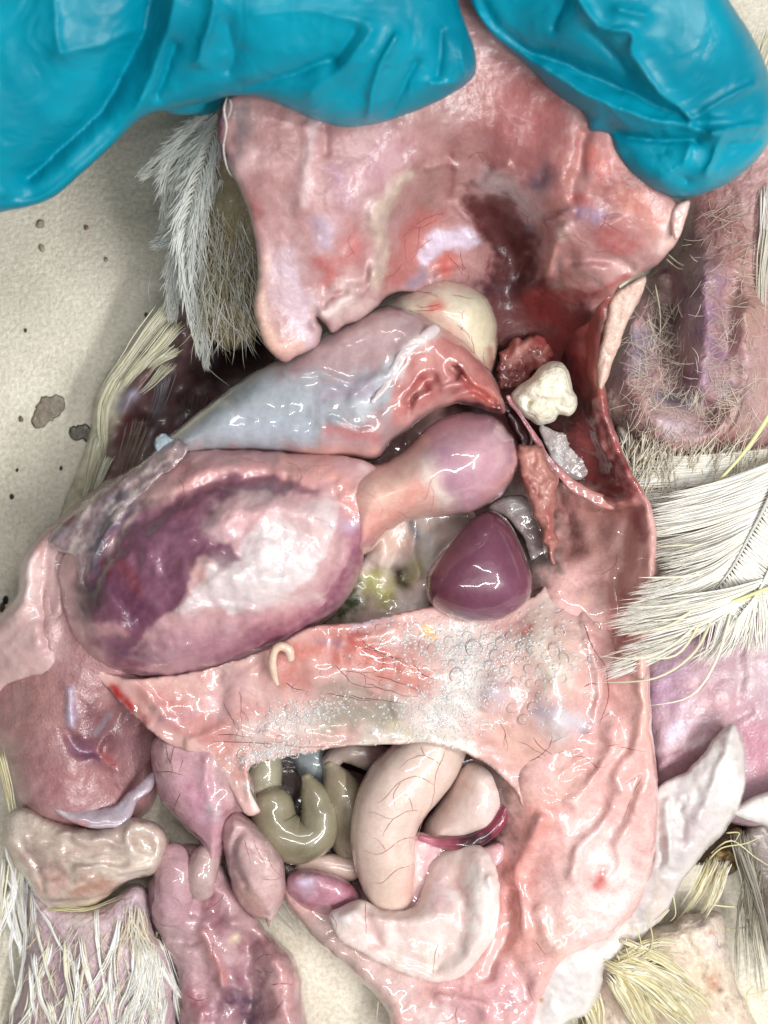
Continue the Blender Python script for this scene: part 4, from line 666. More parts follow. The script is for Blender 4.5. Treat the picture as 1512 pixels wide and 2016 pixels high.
# -- breast lifted by the hand
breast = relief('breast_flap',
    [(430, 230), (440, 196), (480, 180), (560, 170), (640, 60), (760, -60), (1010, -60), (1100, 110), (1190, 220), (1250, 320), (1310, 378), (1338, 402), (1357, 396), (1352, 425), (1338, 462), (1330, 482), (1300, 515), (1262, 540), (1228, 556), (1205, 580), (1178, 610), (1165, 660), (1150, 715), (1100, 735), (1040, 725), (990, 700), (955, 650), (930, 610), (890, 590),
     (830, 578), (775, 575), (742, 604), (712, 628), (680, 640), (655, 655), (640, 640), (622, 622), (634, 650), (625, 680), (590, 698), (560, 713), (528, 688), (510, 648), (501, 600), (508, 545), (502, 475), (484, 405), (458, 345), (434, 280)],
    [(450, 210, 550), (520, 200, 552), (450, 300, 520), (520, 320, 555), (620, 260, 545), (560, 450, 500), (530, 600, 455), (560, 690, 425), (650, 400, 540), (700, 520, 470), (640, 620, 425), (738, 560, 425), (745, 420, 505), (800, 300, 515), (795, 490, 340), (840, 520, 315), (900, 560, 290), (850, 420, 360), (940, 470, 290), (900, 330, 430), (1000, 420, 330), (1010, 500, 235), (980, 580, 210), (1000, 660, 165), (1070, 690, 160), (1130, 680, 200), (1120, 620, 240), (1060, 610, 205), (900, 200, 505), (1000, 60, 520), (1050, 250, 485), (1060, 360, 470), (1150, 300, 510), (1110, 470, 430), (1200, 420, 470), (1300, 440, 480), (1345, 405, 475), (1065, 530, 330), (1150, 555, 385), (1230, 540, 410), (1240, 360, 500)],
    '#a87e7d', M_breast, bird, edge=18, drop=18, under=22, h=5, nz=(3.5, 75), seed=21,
    feats=[([(690, 450), (660, 520), (640, 560)], 22, -10), ([(620, 640), (690, 590), (745, 530)], 12, 16), ([(630, 615), (670, 580), (700, 565)], 9, 12), ([(640, 600), (680, 575)], 6, -12), ([(750, 440), (740, 520), (740, 580)], 13, 14), ([(830, 300), (770, 370), (730, 450)], 14, 12), ([(610, 250), (605, 330), (590, 400)], 16, 6), ([(640, 250), (635, 300)], 9, -8),
           ([(890, 290), (885, 370), (900, 400)], 14, -12), ([(840, 330), (870, 320), (900, 330)], 8, 10), ([(900, 400), (950, 470)], 9, 14), ([(850, 480), (920, 490)], 30, 20), ([(1000, 330), (960, 350)], 12, 12), ([(1107, 455)], 22, 30), ([(1090, 480), (1080, 540)], 11, 26), ([(1120, 410), (1080, 440)], 9, 10), ([(1050, 470), (1030, 540)], 16, -30), ([(1145, 425), (1180, 440)], 22, 10), ([(1210, 435)], 18, 10),
           ([(1060, 350)], 26, -16), ([(1130, 510), (1200, 510), (1240, 530)], 12, -14), ([(1150, 520), (1190, 545)], 16, 12), ([(1000, 260), (1000, 340)], 40, 10), ([(960, 430), (1010, 500), (1000, 560)], 30, -26), ([(1080, 575), (1160, 570), (1220, 555)], 10, 10), ([(455, 320), (475, 310)], 26, 14), ([(1150, 260), (1130, 380)], 14, -12), ([(870, 540), (930, 545)], 14, 14)],
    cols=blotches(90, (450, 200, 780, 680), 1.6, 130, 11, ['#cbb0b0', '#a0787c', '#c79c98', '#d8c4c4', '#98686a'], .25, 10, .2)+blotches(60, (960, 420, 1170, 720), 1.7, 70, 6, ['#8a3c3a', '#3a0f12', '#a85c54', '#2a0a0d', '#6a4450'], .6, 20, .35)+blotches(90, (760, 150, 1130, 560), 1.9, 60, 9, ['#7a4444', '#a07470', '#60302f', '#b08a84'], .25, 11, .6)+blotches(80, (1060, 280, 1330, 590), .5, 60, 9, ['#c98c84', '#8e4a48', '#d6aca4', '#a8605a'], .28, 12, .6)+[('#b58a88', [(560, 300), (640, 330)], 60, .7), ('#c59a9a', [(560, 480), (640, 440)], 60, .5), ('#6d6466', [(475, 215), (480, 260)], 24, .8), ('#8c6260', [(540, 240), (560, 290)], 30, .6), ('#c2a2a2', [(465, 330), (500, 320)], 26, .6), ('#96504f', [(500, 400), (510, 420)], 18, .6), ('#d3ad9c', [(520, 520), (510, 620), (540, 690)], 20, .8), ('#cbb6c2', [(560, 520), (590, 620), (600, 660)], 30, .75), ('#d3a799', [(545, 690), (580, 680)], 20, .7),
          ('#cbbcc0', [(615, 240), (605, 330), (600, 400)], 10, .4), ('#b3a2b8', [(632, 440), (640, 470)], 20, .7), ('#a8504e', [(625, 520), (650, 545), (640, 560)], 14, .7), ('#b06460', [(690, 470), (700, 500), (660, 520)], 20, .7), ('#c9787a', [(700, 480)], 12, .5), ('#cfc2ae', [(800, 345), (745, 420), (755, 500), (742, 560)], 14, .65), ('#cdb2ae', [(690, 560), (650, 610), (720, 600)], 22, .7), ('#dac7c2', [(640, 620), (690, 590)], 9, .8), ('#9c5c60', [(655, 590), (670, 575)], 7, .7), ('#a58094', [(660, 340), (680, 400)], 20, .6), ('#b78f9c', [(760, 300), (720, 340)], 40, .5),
          ('#a9807c', [(850, 220), (900, 160)], 60, .7), ('#8e5250', 'area', [(930, 130), (1060, 140), (1130, 270), (1090, 340), (1000, 350), (930, 300)], 30, .75), ('#a35a58', [(1010, 200), (1060, 240)], 50, .5), ('#8a6262', [(930, 300), (880, 260)], 40, .5),  # dark red-brown area: flesh colour with the dimming below the hand painted in
          ('#7a3a3a', [(890, 290), (885, 380)], 9, .55), ('#8e6a62', [(850, 350), (840, 400)], 26, .7), ('#ac5e58', 'area', [(790, 450), (830, 410), (880, 420), (850, 470), (830, 520), (780, 570), (755, 560)], 16, .6), ('#c4b6c8', 'area', [(820, 500), (850, 465), (910, 450), (945, 470), (930, 490), (880, 495), (840, 525)], 8, .92), ('#b55a50', [(890, 510), (870, 530)], 16, .8), ('#7d7488', [(830, 540), (810, 560)], 14, .7),
          ('#481214', 'area', [(915, 370), (1000, 390), (1050, 450), (1070, 540), (1120, 590), (1170, 610), (1150, 730), (1000, 720), (940, 620), (965, 520), (930, 440)], 20, .9), ('#3a2028', [(1000, 580), (960, 560)], 26, .7), ('#7a2422', [(1060, 600), (1120, 640), (1080, 690)], 24, .5), ('#5d5060', [(1075, 345), (1060, 360)], 22, .8), ('#a89a9c', [(960, 355), (1010, 380), (1050, 420)], 20, .7), ('#8a8498', [(1045, 450)], 10, .7), ('#9a5a52', [(1120, 330), (1090, 420)], 22, .6),
          ('#b8625a', [(1170, 300), (1210, 350)], 40, .75), ('#6f4444', [(1200, 370), (1240, 360)], 26, .6), ('#c98476', [(1240, 400), (1290, 430)], 34, .7), ('#dcbcb4', [(1330, 430), (1310, 480), (1345, 402)], 20, .85), ('#9c4a48', [(1180, 460), (1240, 480)], 26, .75), ('#88708c', [(1150, 420), (1180, 425)], 14, .75), ('#d2b4ac', [(1107, 456)], 16, .95), ('#c48a80', [(1088, 490), (1080, 540)], 9, .85), ('#b58a88', [(1160, 500), (1150, 540)], 34, .7), ('#c9a29c', [(1220, 520), (1250, 530)], 18, .7), ('#8a3d3e', [(1050, 575), (1120, 585), (1200, 575)], 14, .7), ('#a2504e', [(1230, 545), (1200, 565)], 8, .8), ('#a84a46', [(1130, 395), (1160, 400)], 12, .6)])
V_ = [([(950, 300), (930, 305), (915, 320)], 1.5), ([(1090, 418), (1110, 425), (1125, 435)], 1.4), ([(1180, 450), (1190, 440), (1210, 450), (1228, 460)], 1.7), ([(1190, 440), (1195, 425), (1215, 420), (1232, 424)], 1.2), ([(1290, 475), (1300, 476)], 1.2), ([(1105, 450), (1115, 440)], 1.0), ([(1098, 470), (1125, 460)], .9), ([(958, 470), (948, 450), (930, 430), (905, 410)], 1.6), ([(820, 440), (850, 425), (880, 420)], 1.6), ([(1255, 505), (1262, 512)], 2)]
for s in ((860, 430, 2.4), (830, 440, 2.0), (800, 470, 2.2), (880, 500, .9), (905, 495, 1.2), (940, 300, 1.5), (1000, 400, 1.0), (690, 460, 2.0), (1130, 460, .8), (850, 470, 2.4), (790, 520, 2.0), (910, 520, .6)): branch(s[0], s[1], s[2], 55, 1.1, 2, V_)
veins('vessel_network', breast.z, V_, '#8a2f30', M_vein, breast.o, poly=breast.poly)
strands('skin_edge', [([(447, 192, 566), (441, 215, 560), (446, 250, 552), (440, 290, 535), (447, 330, 530), (458, 350, 525)], 5, 3), ([(452, 195, 572), (455, 212, 568), (448, 235, 560)], 6, 3)], M_skin, bird, ['#c9bdb8'], flat=.5)
relief('dark_skin_seam', [(428, 262), (434, 205), (446, 195), (450, 215), (443, 262), (447, 320), (440, 320), (432, 290)], [(440, 215, 545), (438, 300, 515)], '#5a3c46', M_skin, bird, edge=6, drop=5, under=6, h=4, nz=(3, 25), seed=4)
relief('torn_tip', [(1322, 420), (1335, 398), (1358, 394), (1352, 425), (1338, 465), (1326, 470)], [(1340, 420, 486)], '#d8b6ae', M_wet, bird, edge=10, drop=10, under=8, h=4, nz=(2, 20))
# -- strips of tissue down the right side of the opening
relief('skin_strip', [(1205, 582), (1240, 556), (1272, 543), (1264, 580), (1240, 625), (1216, 690), (1196, 745), (1182, 772), (1176, 720), (1190, 650)], [(1240, 570, 350), (1210, 640, 335), (1185, 750, 312)], '#d0b2a4', M_skin, bird, edge=10, drop=10, under=14, h=5, nz=(3, 30), seed=22)
G = M_gore
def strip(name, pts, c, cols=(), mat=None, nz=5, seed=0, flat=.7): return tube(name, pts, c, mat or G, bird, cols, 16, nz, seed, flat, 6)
relief('torn_muscle_sheet', [(985, 690), (1020, 670), (1060, 660), (1085, 690), (1080, 720), (1050, 735), (1020, 760), (995, 770), (980, 740)], [(1000, 740, 195), (1060, 680, 198), (1070, 710, 196)], '#7d3d3b', M_wet, bird, edge=18, drop=10, under=30, h=4, nz=(8, 40), seed=37, ol=(8, 20), cols=blotches(30, (980, 660, 1090, 770), 2, 30, 7, ['#c48c80', '#8a3a3a', '#a05650'], .6, 15))
strip('membrane_cord', [(1000, 782, 280, 5), (1040, 840, 265, 6), (1075, 895, 245, 7), (1115, 945, 225, 10), (1160, 975, 212, 12), (1205, 995, 200, 12)], '#9a6468', [('#b98078', [(1120, 950), (1200, 990)], 24, .8), ('#7a4a56', [(1030, 830)], 20, .5)], M_wet, 5, 9, .45)
flap2 = relief('torn_tissue_tag', [(1018, 882), (1040, 876), (1070, 880), (1082, 915), (1100, 938), (1092, 1000), (1096, 1060), (1090, 1112), (1078, 1090), (1062, 1045), (1040, 985), (1022, 930)], [(1040, 900, 300), (1060, 960, 295), (1085, 1080, 255)], '#a8736a', M_wet, bird, edge=16, drop=26, under=16, h=4, nz=(9, 30), seed=23, ol=(5, 25), cols=[('#7d2628', [(1040, 940), (1060, 975)], 6, .7), ('#c48a7c', [(1050, 900)], 16, .6), ('#8f3c3c', [(1080, 1000), (1082, 1060)], 8, .6)])
relief('blood_clot', [(985, 800), (1010, 790), (1030, 830), (1050, 870), (1025, 890), (1010, 860)], [(1020, 840, 250)], '#2a0a0e', M_film, bird, edge=14, drop=20, under=20, h=4, seed=3)
pocket = relief('froth_pocket', [(1060, 838), (1100, 850), (1150, 858), (1175, 890), (1160, 930), (1135, 945), (1105, 930), (1080, 890)], [(1120, 890, 176), (1070, 850, 172), (1165, 910, 174), (1130, 935, 170)], '#a89a98', M_film, bird, edge=20, drop=4, under=30, h=4, nz=(5, 25), seed=24, cols=[('#6a4446', [(1165, 900), (1150, 870)], 16, .7), ('#c9c8c8', [(1100, 900)], 24, .7)])
froth('froth', [(1110, 895, 22, 24, 0, 110, 2, 4)], pocket, pocket.o)
relief('blister', [(960, 1000), (1000, 975), (1045, 985), (1070, 1040), (1080, 1100), (1050, 1112), (1030, 1060), (1000, 1020)], [(1020, 1010, 205), (1060, 1080, 195)], '#8a7a78', M_film, bird, edge=16, drop=6, under=20, h=5, nz=(4, 45), seed=25, cols=[('#b4aeae', [(1000, 990), (1030, 1000)], 12, .7), ('#6e5a58', [(1060, 1060)], 22, .6)])
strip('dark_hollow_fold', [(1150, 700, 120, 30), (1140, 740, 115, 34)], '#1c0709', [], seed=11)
# -- the loose curd lump
lump = relief('curd_lump', [(1004, 782), (1020, 762), (1048, 740), (1066, 720), (1090, 710), (1108, 714), (1124, 745), (1126, 766), (1136, 780), (1134, 805), (1120, 820), (1100, 815), (1090, 830), (1066, 838), (1044, 828), (1022, 812)],
    [(1020, 785, 305), (1095, 725, 320), (1070, 770, 335), (1120, 790, 318), (1060, 815, 305), (1040, 800, 312)], '#e6e1d0', M_crumb, None, edge=22, drop=60, under=40, h=3, nz=(6, 26), seed=26, feats=[([(1048, 790), (1042, 798)], 6, -12), ([(1020, 780), (1070, 785), (1120, 800)], 10, -10), ([(1098, 812), (1090, 800)], 6, -12)],
    cols=[('#d8cca8', [(1070, 745)], 22, .5), ('#d8d4bc', [(1060, 815), (1120, 790)], 20, .6), ('#a8946a', [(1043, 795)], 6, .7)])
tag(lump.o, 'cream coloured crumbly curd lump lodged in the bloody upper right of the body opening', 'tissue lump')
# -- right wing with down
rwing = relief('right_wing', [(1175, 800), (1200, 700), (1240, 590), (1280, 535), (1330, 480), (1350, 420), (1350, 330), (1450, 280), (1620, 260), (1620, 900), (1480, 930), (1400, 915), (1320, 905), (1250, 870)],
    [(1200, 760, 90), (1260, 640, 60), (1320, 540, 70), (1390, 420, 110), (1480, 380, 140), (1560, 500, 120), (1390, 560, 150), (1390, 680, 165), (1390, 780, 170), (1290, 700, 90), (1300, 800, 150), (1330, 850, 165), (1450, 830, 130), (1500, 700, 110), (1250, 830, 100), (1400, 900, 90)],
    '#b08a88', M_skin, bird, edge=30, drop=50, under=40, h=6, nz=(6, 50), seed=27,
    feats=[([(1392, 540), (1390, 660), (1385, 760)], 34, 46), ([(1245, 640), (1245, 750), (1280, 840), (1350, 878), (1430, 850), (1470, 760), (1475, 620)], 34, 44), ([(1325, 560), (1320, 680), (1335, 770), (1390, 805)], 24, -44), ([(1435, 560), (1432, 700)], 18, -26), ([(1270, 860), (1340, 900), (1430, 880)], 16, -14), ([(1290, 660), (1300, 760), (1330, 800)], 20, 14)],
    cols=[('#8d6c86', [(1380, 560), (1390, 700), (1370, 760)], 38, .85), ('#6a4258', [(1365, 555), (1360, 580)], 20, .7), ('#8c5450', [(1440, 460), (1400, 420)], 50, .7), ('#4a2c2a', [(1360, 470), (1310, 530)], 34, .8), ('#5d5040', [(1290, 580), (1310, 650)], 24, .8), ('#3f342c', [(1325, 620), (1320, 680)], 14, .7), ('#858094', [(1270, 660), (1250, 720)], 30, .7), ('#676a78', [(1300, 780), (1360, 790)], 18, .85), ('#c2afb8', [(1310, 840), (1360, 850)], 26, .85), ('#a87874', [(1430, 870), (1330, 895)], 26, .8), ('#ad8a8e', [(1450, 720), (1430, 780)], 40, .6), ('#9c7464', [(1490, 500), (1480, 620)], 40, .6), ('#b49c90', [(1240, 850), (1210, 800)], 24, .7), ('#7a7086', [(1430, 770)], 14, .6)]+blotches(80, (1200, 380, 1500, 900), 1.4, 50, 9, ['#b89aa0', '#7d5a60', '#c4aaa4', '#6a4a50'], .35, 16))
# -- right body side under the white feathers
flank = relief('feathered_flank', [(1215, 840), (1300, 900), (1400, 905), (1500, 880), (1620, 860), (1620, 1260), (1450, 1260), (1330, 1250), (1270, 1240), (1270, 1000)], [(1250, 900, 130), (1290, 1000, 170), (1290, 1200, 140), (1400, 1000, 150), (1500, 1100, 140), (1500, 920, 130)], '#e4ddcc', M_skin, bird, edge=30, drop=40, under=40, h=7, nz=(8, 50), seed=28, cols=[('#b5a99c', [(1240, 880), (1280, 940)], 26, .6)])
rth = relief('right_thigh', [(1255, 1240), (1330, 1210), (1420, 1190), (1620, 1160), (1620, 1640), (1500, 1640), (1400, 1610), (1300, 1600), (1270, 1450)], [(1300, 1280, 140), (1400, 1280, 165), (1350, 1400, 180), (1460, 1350, 175), (1560, 1300, 130), (1400, 1520, 150), (1500, 1480, 130), (1560, 1560, 100)], '#b89aa4', M_muscle, bird, edge=40, drop=60, under=50, h=6, nz=(6, 60), seed=29,
    feats=[([(1300, 1500), (1380, 1470), (1440, 1430)], 14, 10), ([(1440, 1420), (1480, 1400)], 12, -12), ([(1460, 1250), (1450, 1400)], 12, -10)],
    cols=[('#ac88a8', [(1300, 1370), (1330, 1340)], 34, .6), ('#c9b0c0', [(1330, 1300), (1360, 1250)], 34, .6), ('#cfc9dc', [(1320, 1450), (1340, 1430)], 14, .8), ('#c8a0a4', [(1400, 1360), (1430, 1400)], 40, .6), ('#b27f88', [(1360, 1500), (1330, 1530)], 40, .7), ('#b57a88', [(1490, 1450), (1510, 1500)], 40, .75), ('#d2bcc0', [(1500, 1290), (1470, 1330)], 30, .6), ('#cbb2b8', [(1300, 1480), (1400, 1455)], 8, .8)])
flapw = relief('white_skin_flap', [(1284, 1600), (1292, 1556), (1322, 1532), (1352, 1518), (1378, 1492), (1404, 1456), (1438, 1424), (1456, 1436), (1466, 1480), (1468, 1540), (1455, 1595), (1415, 1650), (1370, 1700), (1340, 1740), (1310, 1800), (1272, 1830), (1240, 1812), (1262, 1760), (1286, 1690)],
    [(1310, 1580, 220), (1400, 1530, 240), (1450, 1470, 245), (1440, 1580, 230), (1360, 1640, 225), (1320, 1720, 195), (1280, 1790, 160)], '#cdc5c3', M_fat, bird, edge=40, drop=[(1286, 1600, 8), (1345, 1535, 22), (1440, 1424, 30), (1468, 1540, 40), (1370, 1700, 40), (1272, 1830, 10), (1270, 1740, 8)], under=30, h=5, nz=(8, 45), seed=30,
    feats=[([(1310, 1580), (1320, 1650), (1310, 1700)], 9, 10), ([(1340, 1590), (1345, 1650)], 8, -8), ([(1430, 1470), (1400, 1550), (1380, 1600)], 12, 10), ([(1455, 1500), (1440, 1590)], 9, 8), ([(1300, 1620), (1296, 1700)], 7, -8)],
    cols=[('#c9b7b8', [(1370, 1620), (1350, 1660)], 24, .6), ('#e4e2df', [(1420, 1500), (1440, 1560)], 24, .7), ('#d5c2b4', [(1290, 1790), (1300, 1750)], 20, .6)])
relief('white_skin_flap', [(1440, 1600), (1480, 1570), (1560, 1540), (1620, 1540), (1620, 1650), (1540, 1640), (1500, 1625), (1462, 1612)], [(1460, 1600, 190), (1540, 1580, 190), (1600, 1600, 170)], '#d6d0cc', M_fat, bird, edge=14, drop=20, under=20, h=6, nz=(5, 40), seed=31)
relief('dark_wet_feathers', [(1455, 1650), (1500, 1610), (1620, 1600), (1620, 1900), (1540, 1900), (1500, 1800), (1480, 1720)], [(1500, 1650, 100), (1560, 1750, 80), (1560, 1860, 40)], '#6d6258', M_skin, bird, edge=20, drop=30, under=30, h=7, nz=(8, 30), seed=32, cols=[('#a89a98', [(1500, 1640), (1510, 1690)], 20, .7)])
# -- tail end
tail = relief('tail', [(1170, 1900), (1230, 1850), (1300, 1822), (1370, 1795), (1405, 1793), (1425, 1815), (1432, 1870), (1446, 1915), (1455, 1950), (1475, 1990), (1480, 2090), (1150, 2090), (1160, 1980)], [(1200, 1900, 130), (1300, 1850, 130), (1400, 1810, 115), (1410, 1900, 110), (1300, 1960, 105), (1450, 1990, 90), (1200, 2000, 80)], '#d3c2b0', M_skin, bird, edge=60, drop=70, under=30, h=5, nz=(9, 34), seed=33, ol=(5, 30),
    feats=[([(1390, 1810), (1415, 1880), (1445, 1970)], 16, 12), ([(1360, 1850), (1390, 1940), (1430, 2000)], 8, -6)],
    cols=[('#d9c9c2', [(1390, 1810), (1420, 1880)], 22, .7), ('#b8846a', [(1412, 1945), (1400, 1925)], 12, .8), ('#a8703c', [(1400, 1835)], 6, .8), ('#3a2820', [(1418, 1948)], 6, .9), ('#cdb890', [(1300, 1920), (1350, 1960)], 50, .6), ('#c9a89a', [(1240, 1980), (1200, 1930)], 36, .6), ('#7a5a44', [(1300, 2012)], 20, .4)])
rump = relief('rump_skin', [(960, 1935), (1040, 1905), (1110, 1875), (1190, 1845), (1240, 1805), (1290, 1810), (1240, 1870), (1190, 1910), (1188, 1940), (1160, 1995), (1110, 2020), (1080, 2090), (960, 2090)], [(1000, 1950, 120), (1060, 1920, 150), (1110, 1915, 168), (1180, 1880, 160), (1250, 1825, 150), (1120, 1980, 140), (1020, 2040, 120)], '#d6d0cc', M_fat, bird, edge=24, drop=[(960, 1935, 6), (1110, 1875, 6), (1240, 1805, 6), (1190, 1940, 45), (1110, 2020, 40), (1080, 2090, 40)], under=50, h=5, nz=(7, 45), seed=34,
    feats=[([(1020, 1990), (1010, 2040)], 16, -12), ([(1090, 1990)], 26, 14)], cols=[('#cf9fae', [(1010, 1990), (1000, 2040)], 30, .8), ('#e2dedb', [(1090, 1990)], 22, .7), ('#c7bcc0', [(1120, 1930)], 26, .5), ('#d2bfae', [(1230, 1840)], 22, .6), ('#a97f4a', [(1064, 1968)], 6, .8)])
# -- brown clump under the flap
clump = relief('dirt_clump', [(1368, 1700), (1385, 1680), (1410, 1665), (1425, 1640), (1450, 1625), (1480, 1640), (1485, 1670), (1460, 1690), (1450, 1715), (1428, 1722), (1418, 1702), (1395, 1705)], [(1400, 1690, 80), (1440, 1660, 90), (1470, 1660, 70)], '#6b5433', M_crumb, None, edge=14, drop=40, under=30, h=3, nz=(18, 14), seed=35, cols=[('#3a2a18', [(1440, 1650)], 14, .8), ('#8f7848', [(1410, 1690), (1450, 1680)], 8, .7), ('#2c2014', [(1400, 1698), (1430, 1700)], 8, .7)])
tag(clump.o, 'clump of brown dirt caught in yellow feather strands at lower right', 'dirt clump')
# ------------------------------------------------------------------ feathers
def rs(a, b): return random.uniform(a, b)
def wisp(x, y, z, ang, L, curl, n=5, dz=0, wob=.06):
    P = [(x, y, z)]; a = ang
    for i in range(n):
        a += curl/n+random.gauss(0, wob); x += math.cos(a)*L/n; y += math.sin(a)*L/n; z += dz/n; P.append((x, y, z))
    return P
def feather(shaft, barbs, colr, shaftcol, w=5, label=None, mat=None, fl=.2):
    """a feather: root mesh is the vane of fine barbs, its shaft a sub-part"""
    o = strands('feather', barbs, mat or M_strand, bird, colr, flat=fl, jitter=.03, label=label)
    strands('shaft', [(shaft, w, w*.4)], M_strand, o, [shaftcol], flat=.8, jitter=0)
    return o
def plume(base, tip, bow, width, z0, z1, n, colr, shaftcol, ang=.7, w0=2.2, droop=0, w=4, skip=.1, side=(1, -1), spl=.25):
    bx, by = base; tx, ty = tip; mx, my = (bx+tx)/2+bow[0], (by+ty)/2+bow[1]
    S = crom([(bx, by, z0), (mx, my, (z0+z1)/2+droop), (tx, ty, z1)], False, 10)
    B = []
    for sd in side:
        for i in range(n):
            t = (i+random.random())/n
            if random.random() < skip: continue
            k = min(int((.04+t*.95)*(len(S)-1)), len(S)-2); p = S[k]; d = S[k+1]-S[k]; a0 = math.atan2(d[1], d[0])
            wd = width*(math.sin(min(1, t*1.3+.18)*math.pi*.62)**.6)*(1-.35*t)*rs(.75, 1.1)
            a = a0+sd*(ang+.35*(1-t))+random.gauss(0, spl*.4)
            P = wisp(p[0], p[1], p[2]+rs(-1, 1), a, wd, -sd*.6+random.gauss(0, spl), 5, rs(-3, 2), .03)
            B.append((P, w0*rs(.8, 1.3), .8))
    return feather(S, B, colr, shaftcol, w)
GW = ['#d6d9d3', '#dee0da', '#cbcfc8', '#e6e8e2']
# left plume beside the breast
for a in [((442, 205), (390, 660), (-50, 20), 78, 420, 200), ((420, 215), (330, 420), (-28, 0), 70, 410, 220), ((430, 230), (405, 700), (-30, 0), 60, 400, 170), ((440, 330), (350, 560), (-30, 0), 72, 330, 180), ((410, 400), (330, 470), (0, 10), 60, 280, 190), ((425, 260), (372, 520), (-20, 0), 80, 390, 230), ((415, 230), (300, 330), (-10, 10), 60, 400, 260), ((400, 420), (340, 600), (-20, 0), 60, 270, 150)]:
    plume(a[0], a[1], a[2], a[3]*1.15, a[4], a[5], 280, GW, '#a5aaa2', .42, 3.6, w=4, spl=.16)
S = [(wisp(rs(395, 500), rs(290, 610), rs(255, 300), rs(1.1, 1.9), rs(60, 130), rs(-.6, .6), 5, rs(-40, 0)), rs(1.2, 3), .6) for _ in range(700)]
strands('matted_down', S, M_strand, nape.o, ['#c9c6b8', '#b8b298', '#a0946c', '#d6d6d0'], kind='stuff')
S = [([(385, 640, 200), (392, 690, 170), (415, 730, 140), (455, 762, 120)], 4, 1.5), ([(420, 640, 200), (418, 680, 170), (420, 715, 150)], 3, 1), ([(425, 560, 240), (450, 595, 220), (490, 610, 215)], 3, 1), ([(418, 430, 290), (440, 490, 260), (488, 520, 250)], 4, 1.2), ([(415, 420, 290), (450, 470, 270), (470, 540, 240)], 4, 1.2), ([(300, 530, 100), (292, 570, 90), (298, 610, 70), (290, 670, 60)], 3, 1)]
for q in S: strands('stray_barb', [q], M_strand, bird, ['#c9ccc4'], jitter=.05)
# left wing feathers: wet yellowish locks running down to the lower left
def lock(P, n, sp, w, colr, name='wet_feather', fl=.5, conv=.7):
    """one wet feather: barbs clinging together and closing to a point"""
    P = crom(np.array(P, float), False, 26); k = len(P); t = np.linspace(0, 1, k)[:, None]; out = []
    n = max(5, int(n*1.6)); w = max(1.6, w*.5)
    com = np.stack([np.cumsum(np.cumsum(rng.randn(k)))*.9, np.cumsum(rng.randn(k))*1.2, np.zeros(k)], 1)
    for i in range(n):
        o = np.array([rng.randn()*sp, rng.randn()*sp*.5, rng.uniform(-3, 4)])
        Q = P+com+o*(1-conv*t)+np.stack([np.cumsum(rng.randn(k))*.9, np.cumsum(rng.randn(k))*.6, np.zeros(k)], 1)
        e = max(3, int(k*rng.uniform(.72, 1.01))); Q[0, 2] -= 10
        out.append((Q[:e], w*rng.uniform(.6, 1.4), w*.2))
    return strands(name, out, M_strand, bird, colr, flat=fl, jitter=.09)
YW = ['#e2dfca', '#d6d3b6', '#e9e6d6', '#cbc5a4']
for P, n, sp, w in [([(360, 570, 150), (290, 660, 120), (240, 715, 110), (205, 790, 100)], 26, 9, 5), ([(330, 600, 140), (260, 690, 118), (200, 780, 104), (185, 860, 90)], 26, 8, 5), ([(350, 640, 150), (310, 690, 140), (270, 740, 125), (230, 790, 112)], 22, 9, 6), ([(235, 740, 112), (200, 800, 105), (188, 880, 92), (165, 950, 78)], 22, 6, 5), ([(195, 860, 95), (172, 930, 80), (150, 985, 66), (128, 1030, 40)], 22, 7, 5), ([(215, 900, 95), (195, 950, 84), (175, 1000, 70)], 16, 9, 5), ([(340, 690, 142), (315, 710, 140), (290, 740, 130)], 18, 10, 6), ([(330, 720, 132), (300, 760, 122), (270, 790, 114)], 16, 8, 3)]:
    lock(P, n, sp, w, YW)
lock([(330, 740, 125), (320, 790, 105), (300, 850, 95)], 14, 12, 2.5, ['#8f8a90', '#77707a']); lock([(380, 770, 70), (370, 830, 60), (365, 880, 50)], 14, 18, 2.2, ['#6d5b58', '#5a4848']); lock([(280, 830, 100), (255, 900, 90), (240, 960, 80)], 14, 14, 2.5, ['#a39484', '#8a7668'])
lock([(450, 690, 70), (475, 660, 80), (490, 650, 90)], 8, 12, 2.5, ['#8f8a80'])
# right big feathers
WF = ['#f8f5ec', '#f3efe3', '#fbf9f3', '#efeadc']
def vane_to(shaft, tips, n, colr, w0=3.4, lab=None):
    """barbs from points along a shaft to a line of tips"""
    S = crom(shaft, False, 8); Tt = crom(tips, False, 8); B = []
    for i in range(n):
        t = (i+.5)/n; p = S[int(t*(len(S)-1))]; q = Tt[int(t*(len(Tt)-1))]+np.array([random.gauss(0, 16), random.gauss(0, 6), rs(-2, 2)])
        cl = int(t*9)*1.7; q[0] += math.sin(cl*3.1)*22; q[1] += math.sin(cl*5.3)*8
        m = (p+q)/2+np.array([rs(-8, 8), rs(2, 14), rs(3, 6)])
        B.append(([p, m, q], w0*rs(.7, 1.2), .9))
    S = S+np.array([0, 0, 7.0]); return feather(S, B, colr, '#f2f3ef', 10)
vane_to([(1545, 900, 200), (1512, 984, 215), (1470, 1065, 225), (1437, 1124, 232), (1391, 1181, 236)], [(1330, 975, 225), (1300, 1060, 262), (1292, 1130, 330), (1262, 1170, 335), (1232, 1245, 330)], 560, WF, 5.5)
vane_to([(1560, 880, 160), (1500, 930, 170), (1440, 1000, 180), (1390, 1060, 185)], [(1300, 905, 170), (1280, 970, 178), (1285, 1040, 182), (1292, 1100, 195)], 500, WF, 5.5)
vane_to([(1540, 1130, 200), (1470, 1180, 215), (1420, 1215, 225), (1380, 1240, 232)], [(1300, 1190, 335), (1250, 1240, 335), (1225, 1290, 325), (1215, 1340, 310)], 260, WF, 4.5)
